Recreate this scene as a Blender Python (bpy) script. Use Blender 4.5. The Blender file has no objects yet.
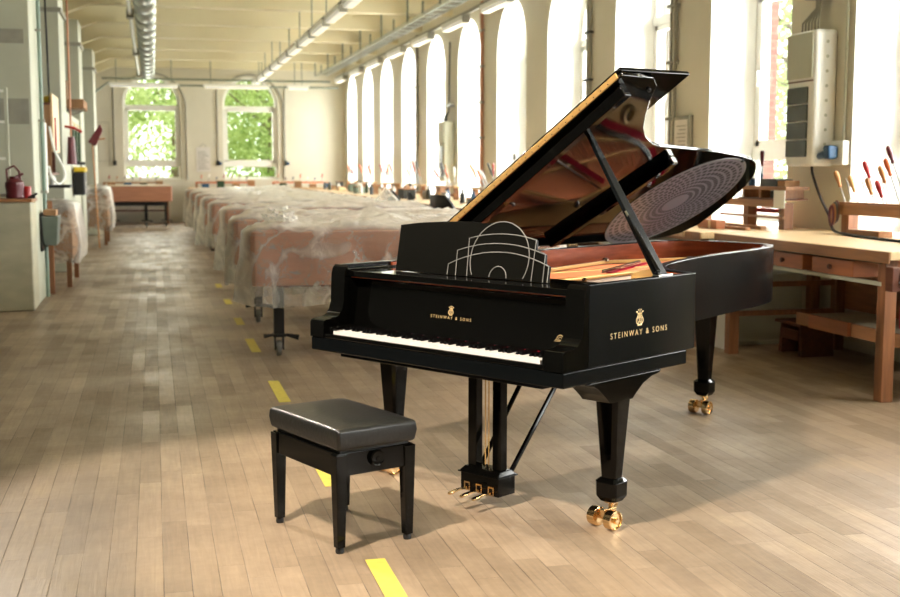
import bpy, bmesh, math, random
from mathutils import Vector, Matrix, noise
PI = math.pi
rnd = random.Random(11)
scn = bpy.context.scene
COL = scn.collection

# ---------------------------------------------------------------- mesh builder
class MB:
    def __init__(s): s.v = []; s.f = []
    def add(s, vs, fs):
        n = len(s.v); s.v += [tuple(v) for v in vs]; s.f += [tuple(i + n for i in f) for f in fs]; return s
    def box(s, x0, x1, y0, y1, z0, z1):
        vs = [(x, y, z) for z in (z0, z1) for (x, y) in ((x0, y0), (x1, y0), (x1, y1), (x0, y1))]
        return s.add(vs, [(3, 2, 1, 0), (4, 5, 6, 7), (0, 1, 5, 4), (1, 2, 6, 5), (2, 3, 7, 6), (3, 0, 4, 7)])
    def frustum(s, c, w0, d0, z0, w1, d1, z1, ch=0.0):
        x, y = c
        def ring(w, d, z):
            k = ch
            if k <= 0: return [(x-w/2, y-d/2, z), (x+w/2, y-d/2, z), (x+w/2, y+d/2, z), (x-w/2, y+d/2, z)]
            a, b = w/2, d/2
            return [(x-a+k, y-b, z), (x+a-k, y-b, z), (x+a, y-b+k, z), (x+a, y+b-k, z), (x+a-k, y+b, z), (x-a+k, y+b, z), (x-a, y+b-k, z), (x-a, y-b+k, z)]
        r0, r1 = ring(w0, d0, z0), ring(w1, d1, z1); n = len(r0)
        return s.add(r0 + r1, [tuple(range(n-1, -1, -1)), tuple(range(n, 2*n))] + [(i, (i+1) % n, n+(i+1) % n, n+i) for i in range(n)])
    def tube(s, pts, r, n=8, cap=True):
        pts = [Vector(p) for p in pts]; rs = r if isinstance(r, (list, tuple)) else [r]*len(pts)
        vs = []; fs = []; up = None
        for i, p in enumerate(pts):
            if i == 0: t = pts[1]-p
            elif i == len(pts)-1: t = p-pts[i-1]
            else: t = (pts[i+1]-p).normalized() + (p-pts[i-1]).normalized()
            if t.length < 1e-9: t = Vector((0, 0, 1))
            t.normalize()
            if up is None:
                up = Vector((0, 0, 1)) if abs(t.z) < .9 else Vector((1, 0, 0))
            a = t.cross(up); a.normalize(); up2 = a.cross(t); up = up2
            for k in range(n):
                w = 2*PI*k/n; vs.append(p + (a*math.cos(w) + up2*math.sin(w))*rs[i])
        m = len(pts)
        for i in range(m-1):
            for k in range(n):
                fs.append((i*n+k, i*n+(k+1) % n, (i+1)*n+(k+1) % n, (i+1)*n+k))
        if cap: fs += [tuple(range(n-1, -1, -1)), tuple(range((m-1)*n, m*n))]
        return s.add(vs, fs)
    def lathe(s, prof, c=(0, 0, 0), n=20, axis='z'):
        vs = []; fs = []
        for r, z in prof:
            for k in range(n):
                w = 2*PI*k/n; p = (r*math.cos(w), r*math.sin(w), z)
                if axis == 'x': p = (z, r*math.cos(w), r*math.sin(w))
                if axis == 'y': p = (r*math.sin(w), z, r*math.cos(w))
                vs.append((p[0]+c[0], p[1]+c[1], p[2]+c[2]))
        m = len(prof)
        for i in range(m-1):
            for k in range(n): fs.append((i*n+k, i*n+(k+1) % n, (i+1)*n+(k+1) % n, (i+1)*n+k))
        fs += [tuple(range(n-1, -1, -1)), tuple(range((m-1)*n, m*n))]
        return s.add(vs, fs)
    def prism(s, poly, a0, a1, plane='xy'):
        """closed polygon extruded along the third axis"""
        def mk(p, a):
            if plane == 'xy': return (p[0], p[1], a)
            if plane == 'yz': return (a, p[0], p[1])
            return (p[0], a, p[1])
        n = len(poly)
        return s.add([mk(p, a0) for p in poly] + [mk(p, a1) for p in poly],
                     [tuple(range(n-1, -1, -1)), tuple(range(n, 2*n))] + [(i, (i+1) % n, n+(i+1) % n, n+i) for i in range(n)])
    def ringwall(s, outer, inner, z0, z1, closed=True):
        n = len(outer); vs = [(x, y, z0) for x, y in outer] + [(x, y, z1) for x, y in outer] + [(x, y, z0) for x, y in inner] + [(x, y, z1) for x, y in inner]
        fs = []
        for i in range(n if closed else n-1):
            j = (i+1) % n
            fs += [(i, j, n+j, n+i), (2*n+j, 2*n+i, 3*n+i, 3*n+j), (n+i, n+j, 3*n+j, 3*n+i), (j, i, 2*n+i, 2*n+j)]
        if not closed: fs += [(0, n, 3*n, 2*n), (n-1, 2*n+n-1, 3*n+n-1, 2*n-1)]
        return s.add(vs, fs)
    def xf(s, M, start=0):
        for i in range(start, len(s.v)): s.v[i] = tuple(M @ Vector(s.v[i]))
        return s
    def mesh(s, name):
        me = bpy.data.meshes.new(name); me.from_pydata(s.v, [], s.f)
        bm = bmesh.new(); bm.from_mesh(me); bmesh.ops.recalc_face_normals(bm, faces=bm.faces); bm.to_mesh(me); bm.free()
        me.update(); return me

def P(name, mb, m, parent=None, bevel=0, seg=2, smooth=False, label=None, sub=0, recalc=True):
    me = mb.mesh(name) if isinstance(mb, MB) else mb
    me.materials.append(m)
    o = bpy.data.objects.new(name, me); COL.objects.link(o)
    if parent is not None: o.parent = parent
    if smooth or bevel:
        me.polygons.foreach_set('use_smooth', [True]*len(me.polygons))
    if bevel:
        b = o.modifiers.new('bevel', 'BEVEL'); b.width = bevel; b.segments = seg; b.limit_method = 'ANGLE'; b.angle_limit = math.radians(35); b.harden_normals = True
    elif smooth:
        try: me.set_sharp_from_angle(angle=math.radians(40))
        except Exception: pass
    if sub:
        q = o.modifiers.new('sub', 'SUBSURF'); q.levels = sub; q.render_levels = sub
    if label: o['label'] = label
    return o
def tag(o, label, cat, group=None, kind=None):
    o['label'] = label; o['category'] = cat
    if group: o['group'] = group
    if kind: o['kind'] = kind
    return o
def T(name, label, cat, loc=(0, 0, 0), rz=0, group=None):
    o = bpy.data.objects.new(name, None); COL.objects.link(o); o.empty_display_size = .1
    o.location = loc; o.rotation_euler = (0, 0, rz)
    return tag(o, label, cat, group)
def S(name, mb, m, parent=None, **k):
    o = P(name, mb, m, parent, **k)
    if parent is None: o['kind'] = 'structure'
    return o
def dup(o, loc=None, rz=None, label=None, parent=None, group=None):
    c = o.copy(); COL.objects.link(c)
    if parent is not None: c.parent = parent
    if loc is not None: c.location = loc
    if rz is not None: c.rotation_euler = (0, 0, rz)
    if label: c['label'] = label
    if group: c['group'] = group
    for ch in list(o.children): dup(ch, parent=c)
    return c

# ---------------------------------------------------------------- materials
def new(name):
    m = bpy.data.materials.new(name); m.use_nodes = True; nt = m.node_tree
    return m, nt, nt.nodes['Principled BSDF']
def L(c): return tuple(((x/255)/12.92 if x/255 <= .04045 else (((x/255)+.055)/1.055)**2.4) for x in c) + (1,)
def mat(name, col, rough=.5, metal=0, var=.12, scale=8, coat=0, bump=0, stretch=(1, 1, 1), spec=.5, rvar=0):
    m, nt, b = new(name); N = nt.nodes; K = nt.links
    c = L(col); tc = N.new('ShaderNodeTexCoord'); mp = N.new('ShaderNodeMapping'); mp.inputs['Scale'].default_value = stretch
    K.new(tc.outputs['Object'], mp.inputs[0]); nz = N.new('ShaderNodeTexNoise'); nz.inputs['Scale'].default_value = scale; nz.inputs['Detail'].default_value = 5
    K.new(mp.outputs[0], nz.inputs[0]); r = N.new('ShaderNodeValToRGB'); K.new(nz.outputs[0], r.inputs[0])
    r.color_ramp.elements[0].position = .3; r.color_ramp.elements[1].position = .7
    r.color_ramp.elements[0].color = tuple(x*(1-var) for x in c[:3])+(1,); r.color_ramp.elements[1].color = tuple(min(1, x*(1+var)) for x in c[:3])+(1,)
    K.new(r.outputs[0], b.inputs['Base Color']); b.inputs['Roughness'].default_value = rough; b.inputs['Metallic'].default_value = metal
    b.inputs['Specular IOR Level'].default_value = spec
    if coat: b.inputs['Coat Weight'].default_value = coat; b.inputs['Coat Roughness'].default_value = .03
    if rvar:
        mr = N.new('ShaderNodeMapRange'); K.new(nz.outputs[0], mr.inputs[0]); mr.inputs[3].default_value = rough-rvar; mr.inputs[4].default_value = rough+rvar; K.new(mr.outputs[0], b.inputs['Roughness'])
    if bump:
        bp = N.new('ShaderNodeBump'); bp.inputs['Strength'].default_value = bump; bp.inputs['Distance'].default_value = .01; K.new(nz.outputs[0], bp.inputs['Height']); K.new(bp.outputs[0], b.inputs['Normal'])
    return m
def emis(name, col, st):
    m, nt, b = new(name); b.inputs['Base Color'].default_value = L(col); b.inputs['Emission Color'].default_value = L(col); b.inputs['Emission Strength'].default_value = st
    return m
M = {}
M['black'] = mat('black_lacquer', (6, 6, 5), .06, var=.05, spec=.2)
M['satin'] = mat('satin_black', (10, 13, 14), .2, var=.05, spec=.17)
M['blackm'] = mat('black_matt', (18, 18, 19), .45, var=.15)
M['deskblack'] = mat('music_desk_black', (10, 10, 7), .3, var=.05, spec=.14)
M['gold'] = mat('gold_plate_paint', (222, 172, 98), .36, .35, .06, 5)
M['hinge'] = mat('aged_brass_hinge', (196, 156, 92), .35, .5, .1, 40)
M['brass'] = mat('polished_brass', (238, 206, 156), .16, 1, .05)
M['chrome'] = mat('chrome', (205, 205, 200), .12, 1, .04)
M['steel'] = mat('steel', (150, 150, 148), .32, 1, .1)
M['wire'] = mat('steel_string', (156, 132, 112), .4, 1, .05)
M['copper'] = mat('copper_wound_string', (190, 110, 70), .3, 1, .05)
M['ivory'] = mat('white_key', (236, 234, 228), .25, var=.02)
M['ebony'] = mat('black_key', (12, 12, 12), .2, var=.05)
M['redfelt'] = mat('red_felt', (190, 24, 50), .9, var=.15, scale=60, spec=.1)
M['whitefelt'] = mat('white_felt', (170, 150, 120), .9, var=.1, scale=60, spec=.1)
M['mahog'] = mat('mahogany_veneer', (134, 62, 34), .22, var=.35, scale=3.5, stretch=(1, 1, 9), coat=.4)
M['sboard'] = mat('soundboard_spruce', (214, 160, 128), .3, var=.12, scale=6, stretch=(1, 14, 1), coat=.3)
M['leather'] = mat('black_leather', (26, 27, 26), .36, var=.2, scale=60, bump=.12)
M['silverline'] = mat('silver_inlay', (150, 150, 146), .4, .3, .05)
M['goldink'] = mat('gold_lettering', (226, 196, 140), .4, .35, .03)
M['cream'] = mat('cream_wall_paint', (212, 207, 189), .6, var=.04, scale=1.2, bump=.05)
M['ceil'] = mat('cream_ceiling_paint', (222, 213, 182), .7, var=.03, scale=1.5)
M['pil'] = mat('pale_green_grey_paint', (186, 188, 170), .55, var=.07, scale=2)
M['grime'] = mat('grimy_plaster', (180, 176, 152), .7, var=.14, scale=3, stretch=(1, 1, 2))
M['white'] = mat('white_paint', (236, 236, 230), .35, var=.02)
M['bwall'] = mat('back_wall_paint', (160, 158, 146), .7, var=.05)
M['jamb'] = mat('daylit_reveal_white', (244, 244, 240), .6, var=.01, scale=2)  # whiter than the wall: daylight on the reveals put into the colour
M['greyp'] = mat('grey_paint', (150, 148, 136), .6, var=.1)
M['dgrey'] = mat('dark_grey_plastic', (58, 62, 60), .5, var=.15)
M['shade'] = mat('shade_darkened_wall', (74, 72, 62), .7, var=.1)  # left wall colour darkened so the black lacquer reflects a dim room
M['oak'] = mat('bench_wood', (156, 110, 72), .45, var=.22, scale=3, stretch=(12, 1, 12))
M['oakv'] = mat('bench_leg_wood', (138, 92, 60), .5, var=.25, scale=3, stretch=(12, 12, 1))
M['beech'] = mat('pale_beech_top', (214, 184, 140), .38, var=.12, scale=3, stretch=(10, 1, 10), rvar=.08)
M['drawer'] = mat('orange_brown_drawer', (170, 104, 64), .45, var=.15, scale=3, stretch=(1, 1, 10))
M['dwood'] = mat('dark_brown_wood', (92, 50, 30), .5, var=.25, scale=4, stretch=(8, 1, 8))
M['card'] = mat('cardboard', (150, 112, 78), .8, var=.1)
M['rimwood'] = mat('raw_piano_rim_wood', (178, 122, 94), .5, var=.14, scale=2.5, stretch=(1, 1, 10))
M['green'] = mat('dark_green_paint', (40, 66, 40), .5)
M['teal'] = mat('teal_pipe_paint', (128, 148, 136), .45)
M['cop'] = mat('copper_pipe', (186, 132, 100), .5, .1)
M['galv'] = mat('galvanised_steel', (176, 182, 176), .35, .7, .12, 20)
M['galvd'] = mat('dull_galvanised_steel', (132, 140, 128), .45, .5, .12, 20)
M['rubber'] = mat('black_rubber', (22, 22, 22), .7)
M['greyrub'] = mat('grey_caster_rubber', (120, 118, 112), .6)
M['red'] = mat('red_plastic', (168, 34, 34), .35)
M['maroon'] = mat('maroon_paint', (92, 22, 32), .35)
M['yellow'] = mat('yellow_plastic', (216, 184, 40), .5)
M['blue'] = mat('blue_plastic', (36, 78, 116), .4)
M['orange'] = mat('orange_handle', (206, 96, 40), .35)
M['hwood'] = mat('handle_wood', (178, 122, 68), .4, var=.2)
M['paper'] = mat('paper_sheet', (214, 210, 204), .8, var=.03)
M['greyglass'] = mat('grey_vent_plastic', (72, 76, 68), .25, var=.2, scale=3)
M['lamp'] = emis('fluorescent_tube', (240, 238, 228), .35)
M['board'] = mat('lid_light_wood', (222, 206, 176), .5, var=.08)

def glassmat():
    m, nt, b = new('window_glass'); N = nt.nodes; K = nt.links; N.remove(b)
    t = N.new('ShaderNodeBsdfTransparent'); g = N.new('ShaderNodeBsdfGlossy'); g.inputs['Roughness'].default_value = .02
    mx = N.new('ShaderNodeMixShader'); fr = N.new('ShaderNodeFresnel'); fr.inputs[0].default_value = 1.12
    K.new(fr.outputs[0], mx.inputs[0]); K.new(t.outputs[0], mx.inputs[1]); K.new(g.outputs[0], mx.inputs[2]); K.new(mx.outputs[0], N['Material Output'].inputs[0])
    t.inputs[0].default_value = (.97, .98, .97, 1)
    return m
M['glass'] = glassmat()
def filmmat():
    m, nt, b = new('plastic_film'); N = nt.nodes; K = nt.links
    tc = N.new('ShaderNodeTexCoord')
    nz = N.new('ShaderNodeTexNoise'); nz.inputs['Scale'].default_value = 1.5; nz.inputs['Detail'].default_value = 3; nz.inputs['Distortion'].default_value = .7; K.new(tc.outputs['Object'], nz.inputs[0])
    r = N.new('ShaderNodeValToRGB'); K.new(nz.outputs[0], r.inputs[0]); e = r.color_ramp.elements
    e[0].position = .46; e[0].color = (.0, .0, .0, 1); e[1].position = .5; e[1].color = (1, 1, 1, 1); x = e.new(.53); x.color = (0, 0, 0, 1)
    n2 = N.new('ShaderNodeTexNoise'); n2.inputs['Scale'].default_value = 5.5; n2.inputs['Detail'].default_value = 4; n2.inputs['Distortion'].default_value = 1.0; K.new(tc.outputs['Object'], n2.inputs[0])
    r2 = N.new('ShaderNodeValToRGB'); K.new(n2.outputs[0], r2.inputs[0]); f = r2.color_ramp.elements
    f[0].position = .47; f[0].color = (0, 0, 0, 1); f[1].position = .5; f[1].color = (1, 1, 1, 1); z_ = f.new(.53); z_.color = (0, 0, 0, 1)
    ms = N.new('ShaderNodeMath'); ms.operation = 'MULTIPLY_ADD'; K.new(r2.outputs[0], ms.inputs[0]); ms.inputs[1].default_value = .55; K.new(r.outputs[0], ms.inputs[2])
    r = ms
    lw = N.new('ShaderNodeLayerWeight'); lw.inputs[0].default_value = .42
    ma = N.new('ShaderNodeMath'); ma.operation = 'MULTIPLY_ADD'; K.new(r.outputs[0], ma.inputs[0]); ma.inputs[1].default_value = .22; K.new(lw.outputs['Facing'], ma.inputs[2])
    mb_ = N.new('ShaderNodeMath'); mb_.operation = 'MULTIPLY_ADD'; K.new(ma.outputs[0], mb_.inputs[0]); mb_.inputs[1].default_value = 1.25; mb_.inputs[2].default_value = .17; mb_.use_clamp = True
    tr = N.new('ShaderNodeBsdfTransparent'); tl = N.new('ShaderNodeBsdfTranslucent'); tl.inputs[0].default_value = L((240, 236, 224))
    b.inputs['Base Color'].default_value = L((240, 238, 230)); b.inputs['Roughness'].default_value = .16
    bp = N.new('ShaderNodeBump'); bp.inputs['Strength'].default_value = .9; bp.inputs['Distance'].default_value = .05; hs = N.new('ShaderNodeMath'); hs.operation = 'ADD'; K.new(nz.outputs[0], hs.inputs[0]); K.new(n2.outputs[0], hs.inputs[1]); K.new(hs.outputs[0], bp.inputs['Height']); K.new(bp.outputs[0], b.inputs['Normal'])
    m1 = N.new('ShaderNodeMixShader'); m1.inputs[0].default_value = .3; K.new(b.outputs[0], m1.inputs[1]); K.new(tl.outputs[0], m1.inputs[2])
    m2 = N.new('ShaderNodeMixShader'); K.new(mb_.outputs[0], m2.inputs[0]); K.new(tr.outputs[0], m2.inputs[1]); K.new(m1.outputs[0], m2.inputs[2])
    K.new(m2.outputs[0], N['Material Output'].inputs[0]); return m
M['film'] = filmmat()
def floormat():
    m, nt, b = new('floor_planks'); N = nt.nodes; K = nt.links
    def mth(op, a, b_=None, c=None):
        n = N.new('ShaderNodeMath'); n.operation = op
        for i, q in enumerate((a, b_, c)):
            if q is None: continue
            if isinstance(q, (int, float)): n.inputs[i].default_value = q
            else: K.new(q, n.inputs[i])
        return n.outputs[0]
    tc = N.new('ShaderNodeTexCoord'); sp = N.new('ShaderNodeSeparateXYZ'); K.new(tc.outputs['Object'], sp.inputs[0])
    W = .098; row = mth('FLOOR', mth('DIVIDE', sp.outputs[0], W)); fx = mth('SUBTRACT', mth('DIVIDE', sp.outputs[0], W), row)
    wn = N.new('ShaderNodeTexWhiteNoise'); wn.noise_dimensions = '1D'; K.new(row, wn.inputs['W'])
    yy = mth('ADD', mth('DIVIDE', sp.outputs[1], .86), mth('MULTIPLY', wn.outputs[0], 9.0)); cell = mth('FLOOR', yy); fy = mth('SUBTRACT', yy, cell)
    cm = N.new('ShaderNodeCombineXYZ'); K.new(row, cm.inputs[0]); K.new(cell, cm.inputs[1]); w2 = N.new('ShaderNodeTexWhiteNoise'); w2.noise_dimensions = '2D'; K.new(cm.outputs[0], w2.inputs['Vector'])
    gx = mth('MINIMUM', fx, mth('SUBTRACT', 1, fx)); gy = mth('MINIMUM', fy, mth('SUBTRACT', 1, fy))
    gapx = N.new('ShaderNodeMapRange'); K.new(gx, gapx.inputs[0]); gapx.inputs[1].default_value = .004; gapx.inputs[2].default_value = .026; gapx.inputs[3].default_value = 1; gapx.inputs[4].default_value = 0
    gapy = N.new('ShaderNodeMapRange'); K.new(gy, gapy.inputs[0]); gapy.inputs[1].default_value = .0005; gapy.inputs[2].default_value = .0025; gapy.inputs[3].default_value = .8; gapy.inputs[4].default_value = 0
    gv = N.new('ShaderNodeTexNoise'); gv.inputs['Scale'].default_value = 2.3; K.new(tc.outputs['Object'], gv.inputs[0])
    gw = N.new('ShaderNodeMapRange'); K.new(gv.outputs[0], gw.inputs[0]); gw.inputs[1].default_value = .4; gw.inputs[2].default_value = .62; gw.inputs[3].default_value = .25; gw.inputs[4].default_value = 1
    gap = mth('MULTIPLY', mth('MAXIMUM', gapx.outputs[0], gapy.outputs[0]), gw.outputs[0])
    off = N.new('ShaderNodeVectorMath'); off.operation = 'MULTIPLY_ADD'; K.new(w2.outputs['Color'], off.inputs[0]); off.inputs[1].default_value = (30, 30, 30)
    mp = N.new('ShaderNodeMapping'); mp.inputs['Scale'].default_value = (14, .8, 1); K.new(tc.outputs['Object'], mp.inputs[0]); K.new(mp.outputs[0], off.inputs[2])
    g = N.new('ShaderNodeTexNoise'); g.inputs['Scale'].default_value = 3; g.inputs['Detail'].default_value = 5; g.inputs['Distortion'].default_value = 1.2; K.new(off.outputs[0], g.inputs[0])
    gr = N.new('ShaderNodeMapRange'); K.new(g.outputs[0], gr.inputs[0]); gr.inputs[1].default_value = .3; gr.inputs[2].default_value = .7; gr.inputs[3].default_value = .88; gr.inputs[4].default_value = 1.1
    s = N.new('ShaderNodeTexNoise'); s.inputs['Scale'].default_value = 1.1; s.inputs['Detail'].default_value = 8; s.inputs['Roughness'].default_value = .65; K.new(tc.outputs['Object'], s.inputs[0])
    sr = N.new('ShaderNodeMapRange'); K.new(s.outputs[0], sr.inputs[0]); sr.inputs[1].default_value = .34; sr.inputs[2].default_value = .66; sr.inputs[3].default_value = .78; sr.inputs[4].default_value = 1.14
    d = N.new('ShaderNodeTexNoise'); d.inputs['Scale'].default_value = 28; d.inputs['Detail'].default_value = 4; K.new(tc.outputs['Object'], d.inputs[0])
    dr = N.new('ShaderNodeMapRange'); K.new(d.outputs[0], dr.inputs[0]); dr.inputs[1].default_value = .3; dr.inputs[2].default_value = .7; dr.inputs[3].default_value = .94; dr.inputs[4].default_value = 1.05
    mx = N.new('ShaderNodeMix'); mx.data_type = 'RGBA'; K.new(w2.outputs['Value'], mx.inputs[0]); mx.inputs[6].default_value = L(FC1); mx.inputs[7].default_value = L(FC2)
    hu = N.new('ShaderNodeMix'); hu.data_type = 'RGBA'; K.new(sr.outputs[0], hu.inputs[0]); hu.inputs[0].default_value = .3
    m2 = N.new('ShaderNodeMix'); m2.data_type = 'RGBA'; K.new(gap, m2.inputs[0]); m2.inputs[7].default_value = L((70, 54, 38))
    vm = N.new('ShaderNodeVectorMath'); vm.operation = 'SCALE'; K.new(mx.outputs[2], vm.inputs[0]); K.new(mth('MULTIPLY', mth('MULTIPLY', gr.outputs[0], sr.outputs[0]), dr.outputs[0]), vm.inputs['Scale'])
    K.new(vm.outputs[0], m2.inputs[6]); K.new(m2.outputs[2], b.inputs['Base Color']); N.remove(hu)
    rr = N.new('ShaderNodeMapRange'); K.new(s.outputs[0], rr.inputs[0]); rr.inputs[1].default_value = .35; rr.inputs[2].default_value = .65; rr.inputs[3].default_value = .5; rr.inputs[4].default_value = .3; K.new(mth('ADD', rr.outputs[0], mth('MULTIPLY', w2.outputs['Value'], .08)), b.inputs['Roughness'])
    bp = N.new('ShaderNodeBump'); bp.inputs['Strength'].default_value = .4; bp.inputs['Distance'].default_value = .003
    K.new(mth('ADD', mth('ADD', mth('MULTIPLY', gap, -1.6), g.outputs[0]), mth('MULTIPLY', w2.outputs['Value'], .5)), bp.inputs['Height']); K.new(bp.outputs[0], b.inputs['Normal'])
    return m
FC1, FC2 = (156, 136, 112), (134, 116, 94)
M['floor'] = floormat()
def discmat():
    """concentric rings of staggered dark slots on a lilac grey inlay"""
    m, nt, b = new('inlay_ring_pattern'); N = nt.nodes; K = nt.links
    tc = N.new('ShaderNodeTexCoord'); sx = N.new('ShaderNodeSeparateXYZ'); K.new(tc.outputs['Object'], sx.inputs[0])
    def mth(op, a, b_=None, c=None):
        n = N.new('ShaderNodeMath'); n.operation = op
        for i, q in enumerate((a, b_, c)):
            if q is None: continue
            if isinstance(q, (int, float)): n.inputs[i].default_value = q
            else: K.new(q, n.inputs[i])
        return n.outputs[0]
    x = mth('DIVIDE', sx.outputs[0], .96); y = sx.outputs[1]
    r = mth('SQRT', mth('ADD', mth('MULTIPLY', x, x), mth('MULTIPLY', y, y)))
    th = mth('ARCTAN2', y, x)
    q = mth('MULTIPLY', r, 24.); ring = mth('FLOOR', q); fr = mth('SUBTRACT', q, ring)
    t = mth('MULTIPLY', th, 48/(2*PI)); t = mth('ADD', t, mth('MULTIPLY', ring, .5)); ft = mth('SUBTRACT', t, mth('FLOOR', t))
    a = mth('LESS_THAN', mth('ABSOLUTE', mth('SUBTRACT', fr, .5)), .31); c = mth('LESS_THAN', mth('ABSOLUTE', mth('SUBTRACT', ft, .5)), .34)
    hole = mth('MULTIPLY', mth('MULTIPLY', a, c), mth('GREATER_THAN', r, .09)); hole = mth('MULTIPLY', hole, mth('LESS_THAN', r, .445))
    mx = N.new('ShaderNodeMix'); mx.data_type = 'RGBA'; K.new(hole, mx.inputs[0]); mx.inputs[6].default_value = L((140, 134, 142)); mx.inputs[7].default_value = L((14, 12, 12))
    K.new(mx.outputs[2], b.inputs['Base Color']); b.inputs['Roughness'].default_value = .3
    b.inputs['Coat Weight'].default_value = .25
    return m
M['disc'] = discmat()
def leafmat(name, c1, c2):
    m, nt, b = new(name); N = nt.nodes; K = nt.links
    oi = N.new('ShaderNodeTexCoord'); nz = N.new('ShaderNodeTexNoise'); nz.inputs['Scale'].default_value = 1.3; K.new(oi.outputs['Object'], nz.inputs[0])
    r = N.new('ShaderNodeValToRGB'); r.color_ramp.elements[0].position = .35; r.color_ramp.elements[1].position = .65; r.color_ramp.elements[0].color = L(c1); r.color_ramp.elements[1].color = L(c2)
    K.new(nz.outputs[0], r.inputs[0]); K.new(r.outputs[0], b.inputs['Base Color']); b.inputs['Roughness'].default_value = .6
    tl = N.new('ShaderNodeBsdfTranslucent'); K.new(r.outputs[0], tl.inputs[0]); mx = N.new('ShaderNodeMixShader'); mx.inputs[0].default_value = .45
    K.new(b.outputs[0], mx.inputs[1]); K.new(tl.outputs[0], mx.inputs[2]); K.new(mx.outputs[0], N['Material Output'].inputs[0]); return m
M['leaf'] = leafmat('tree_leaves', (160, 176, 104), (208, 216, 152))
M['leafd'] = leafmat('dark_tree_leaves', (128, 150, 78), (180, 194, 118))
M['bark'] = mat('tree_bark', (96, 78, 58), .9)
M['grass'] = mat('grass_lawn', (110, 140, 70), .9, var=.2, scale=2)
def brickmat():
    m, nt, b = new('red_brick'); N = nt.nodes; K = nt.links
    tc = N.new('ShaderNodeTexCoord'); mp = N.new('ShaderNodeMapping'); mp.inputs['Rotation'].default_value = (PI/2, 0, 0); K.new(tc.outputs['Object'], mp.inputs[0])
    br = N.new('ShaderNodeTexBrick'); K.new(mp.outputs[0], br.inputs[0]); br.inputs['Scale'].default_value = 1
    for k, v in (('Mortar Size', .008), ('Brick Width', .24), ('Row Height', .075)): br.inputs[k].default_value = v
    br.inputs['Color1'].default_value = L((86, 42, 28)); br.inputs['Color2'].default_value = L((72, 34, 24)); br.inputs['Mortar'].default_value = L((84, 72, 60))
    K.new(br.outputs[0], b.inputs['Base Color']); b.inputs['Roughness'].default_value = .85; return m
M['brick'] = brickmat()
SKY, WINP, KEY, KEY2, EXPO = 6.0, 620, 2300, 1000, -0.34
# ================================================================ ROOM
XW, YF, XL, YB = 5.5, 34.9, -2.4, -3.0
BAY = 2.57
OPEN = [(9.61+BAY*k, 11.18+BAY*k) for k in range(-4, 10)]
FOPEN = [(-.79, .79), (1.97, 3.55)]
SILL, SPR, ZT = .95, 3.34, 4.8
S('floor', MB().box(XL-.4, XW+.6, YB-.2, YF+.3, -.2, 0), M['floor'])
def arch_wall(mk, ops, s0, s1, f0, f1, sill, spr, zt, n=14):
    mb = MB()
    def quad(pts): mb.add([mk(*p) for p in pts], [(0, 1, 2, 3)])
    cur = s0
    for (a, b) in ops:
        for f in (f0, f1): quad([(cur, f, 0), (a, f, 0), (a, f, zt), (cur, f, zt)])
        r = (b-a)/2; c = (a+b)/2
        for f in (f0, f1): quad([(a, f, 0), (b, f, 0), (b, f, sill), (a, f, sill)])
        pts = [(c-r*math.cos(PI*i/n), spr+r*math.sin(PI*i/n)) for i in range(n+1)]
        for (p, q) in zip(pts, pts[1:]):
            for f in (f0, f1): quad([(p[0], f, p[1]), (q[0], f, q[1]), (q[0], f, zt), (p[0], f, zt)])
            quad([(p[0], f0, p[1]), (q[0], f0, q[1]), (q[0], f1, q[1]), (p[0], f1, p[1])])
        quad([(a, f0, sill), (a, f1, sill), (a, f1, spr), (a, f0, spr)]); quad([(b, f0, sill), (b, f1, sill), (b, f1, spr), (b, f0, spr)])
        quad([(a, f0, sill), (b, f0, sill), (b, f1, sill), (a, f1, sill)])
        cur = b
    for f in (f0, f1): quad([(cur, f, 0), (s1, f, 0), (s1, f, zt), (cur, f, zt)])
    for s in (s0, s1): quad([(s, f0, 0), (s, f1, 0), (s, f1, zt), (s, f0, zt)])
    quad([(s0, f0, zt), (s1, f0, zt), (s1, f1, zt), (s0, f1, zt)])
    return mb
mkR = lambda s, f, z: (f, s, z)
mkF = lambda s, f, z: (s, f, z)
o = S('wall_right', arch_wall(mkR, OPEN, YB, YF+.3, XW, XW+.6, SILL, SPR, ZT), M['cream'])
o.data.materials.append(M['jamb'])
for pl in o.data.polygons:
    c = pl.center
    if abs(pl.normal.x) < .5 and XW+.05 < c.x < XW+.59 and .9 < c.z < 4.5: pl.material_index = 1
S('trim_1', arch_wall(mkR, OPEN, YB, YF+.6, XW+.605, XW+.75, SILL, SPR, ZT), M['brick'], label='red brick outer leaf of the window wall')
S('wall_far', arch_wall(mkF, FOPEN, XL, XW-.001, YF, YF+.3, 1.2, SPR, ZT), M['cream'])
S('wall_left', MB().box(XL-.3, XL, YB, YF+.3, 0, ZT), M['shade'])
S('wall_back', MB().box(XL, XW, YB-.3, YB-.001, 0, ZT), M['bwall'])
cb = MB().prism([(XW, 4.78), (-1.0, 4.78), (XL, 4.2), (XL, 5.05), (XW, 5.05)], YB, YF, 'xz')
ceiling = S('ceiling', cb, M['ceil'])
for k in range(-4, 11):
    y = 9.11+BAY*k
    P('ceiling_rib', MB().prism([(XW-.002, 4.33), (-1.0, 4.33), (XL+.002, 3.77), (XL+.002, 4.25), (-1.0, 4.79), (XW-.002, 4.79)], y-.11, y+.11, 'xz'), M['ceil'], ceiling)
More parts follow.
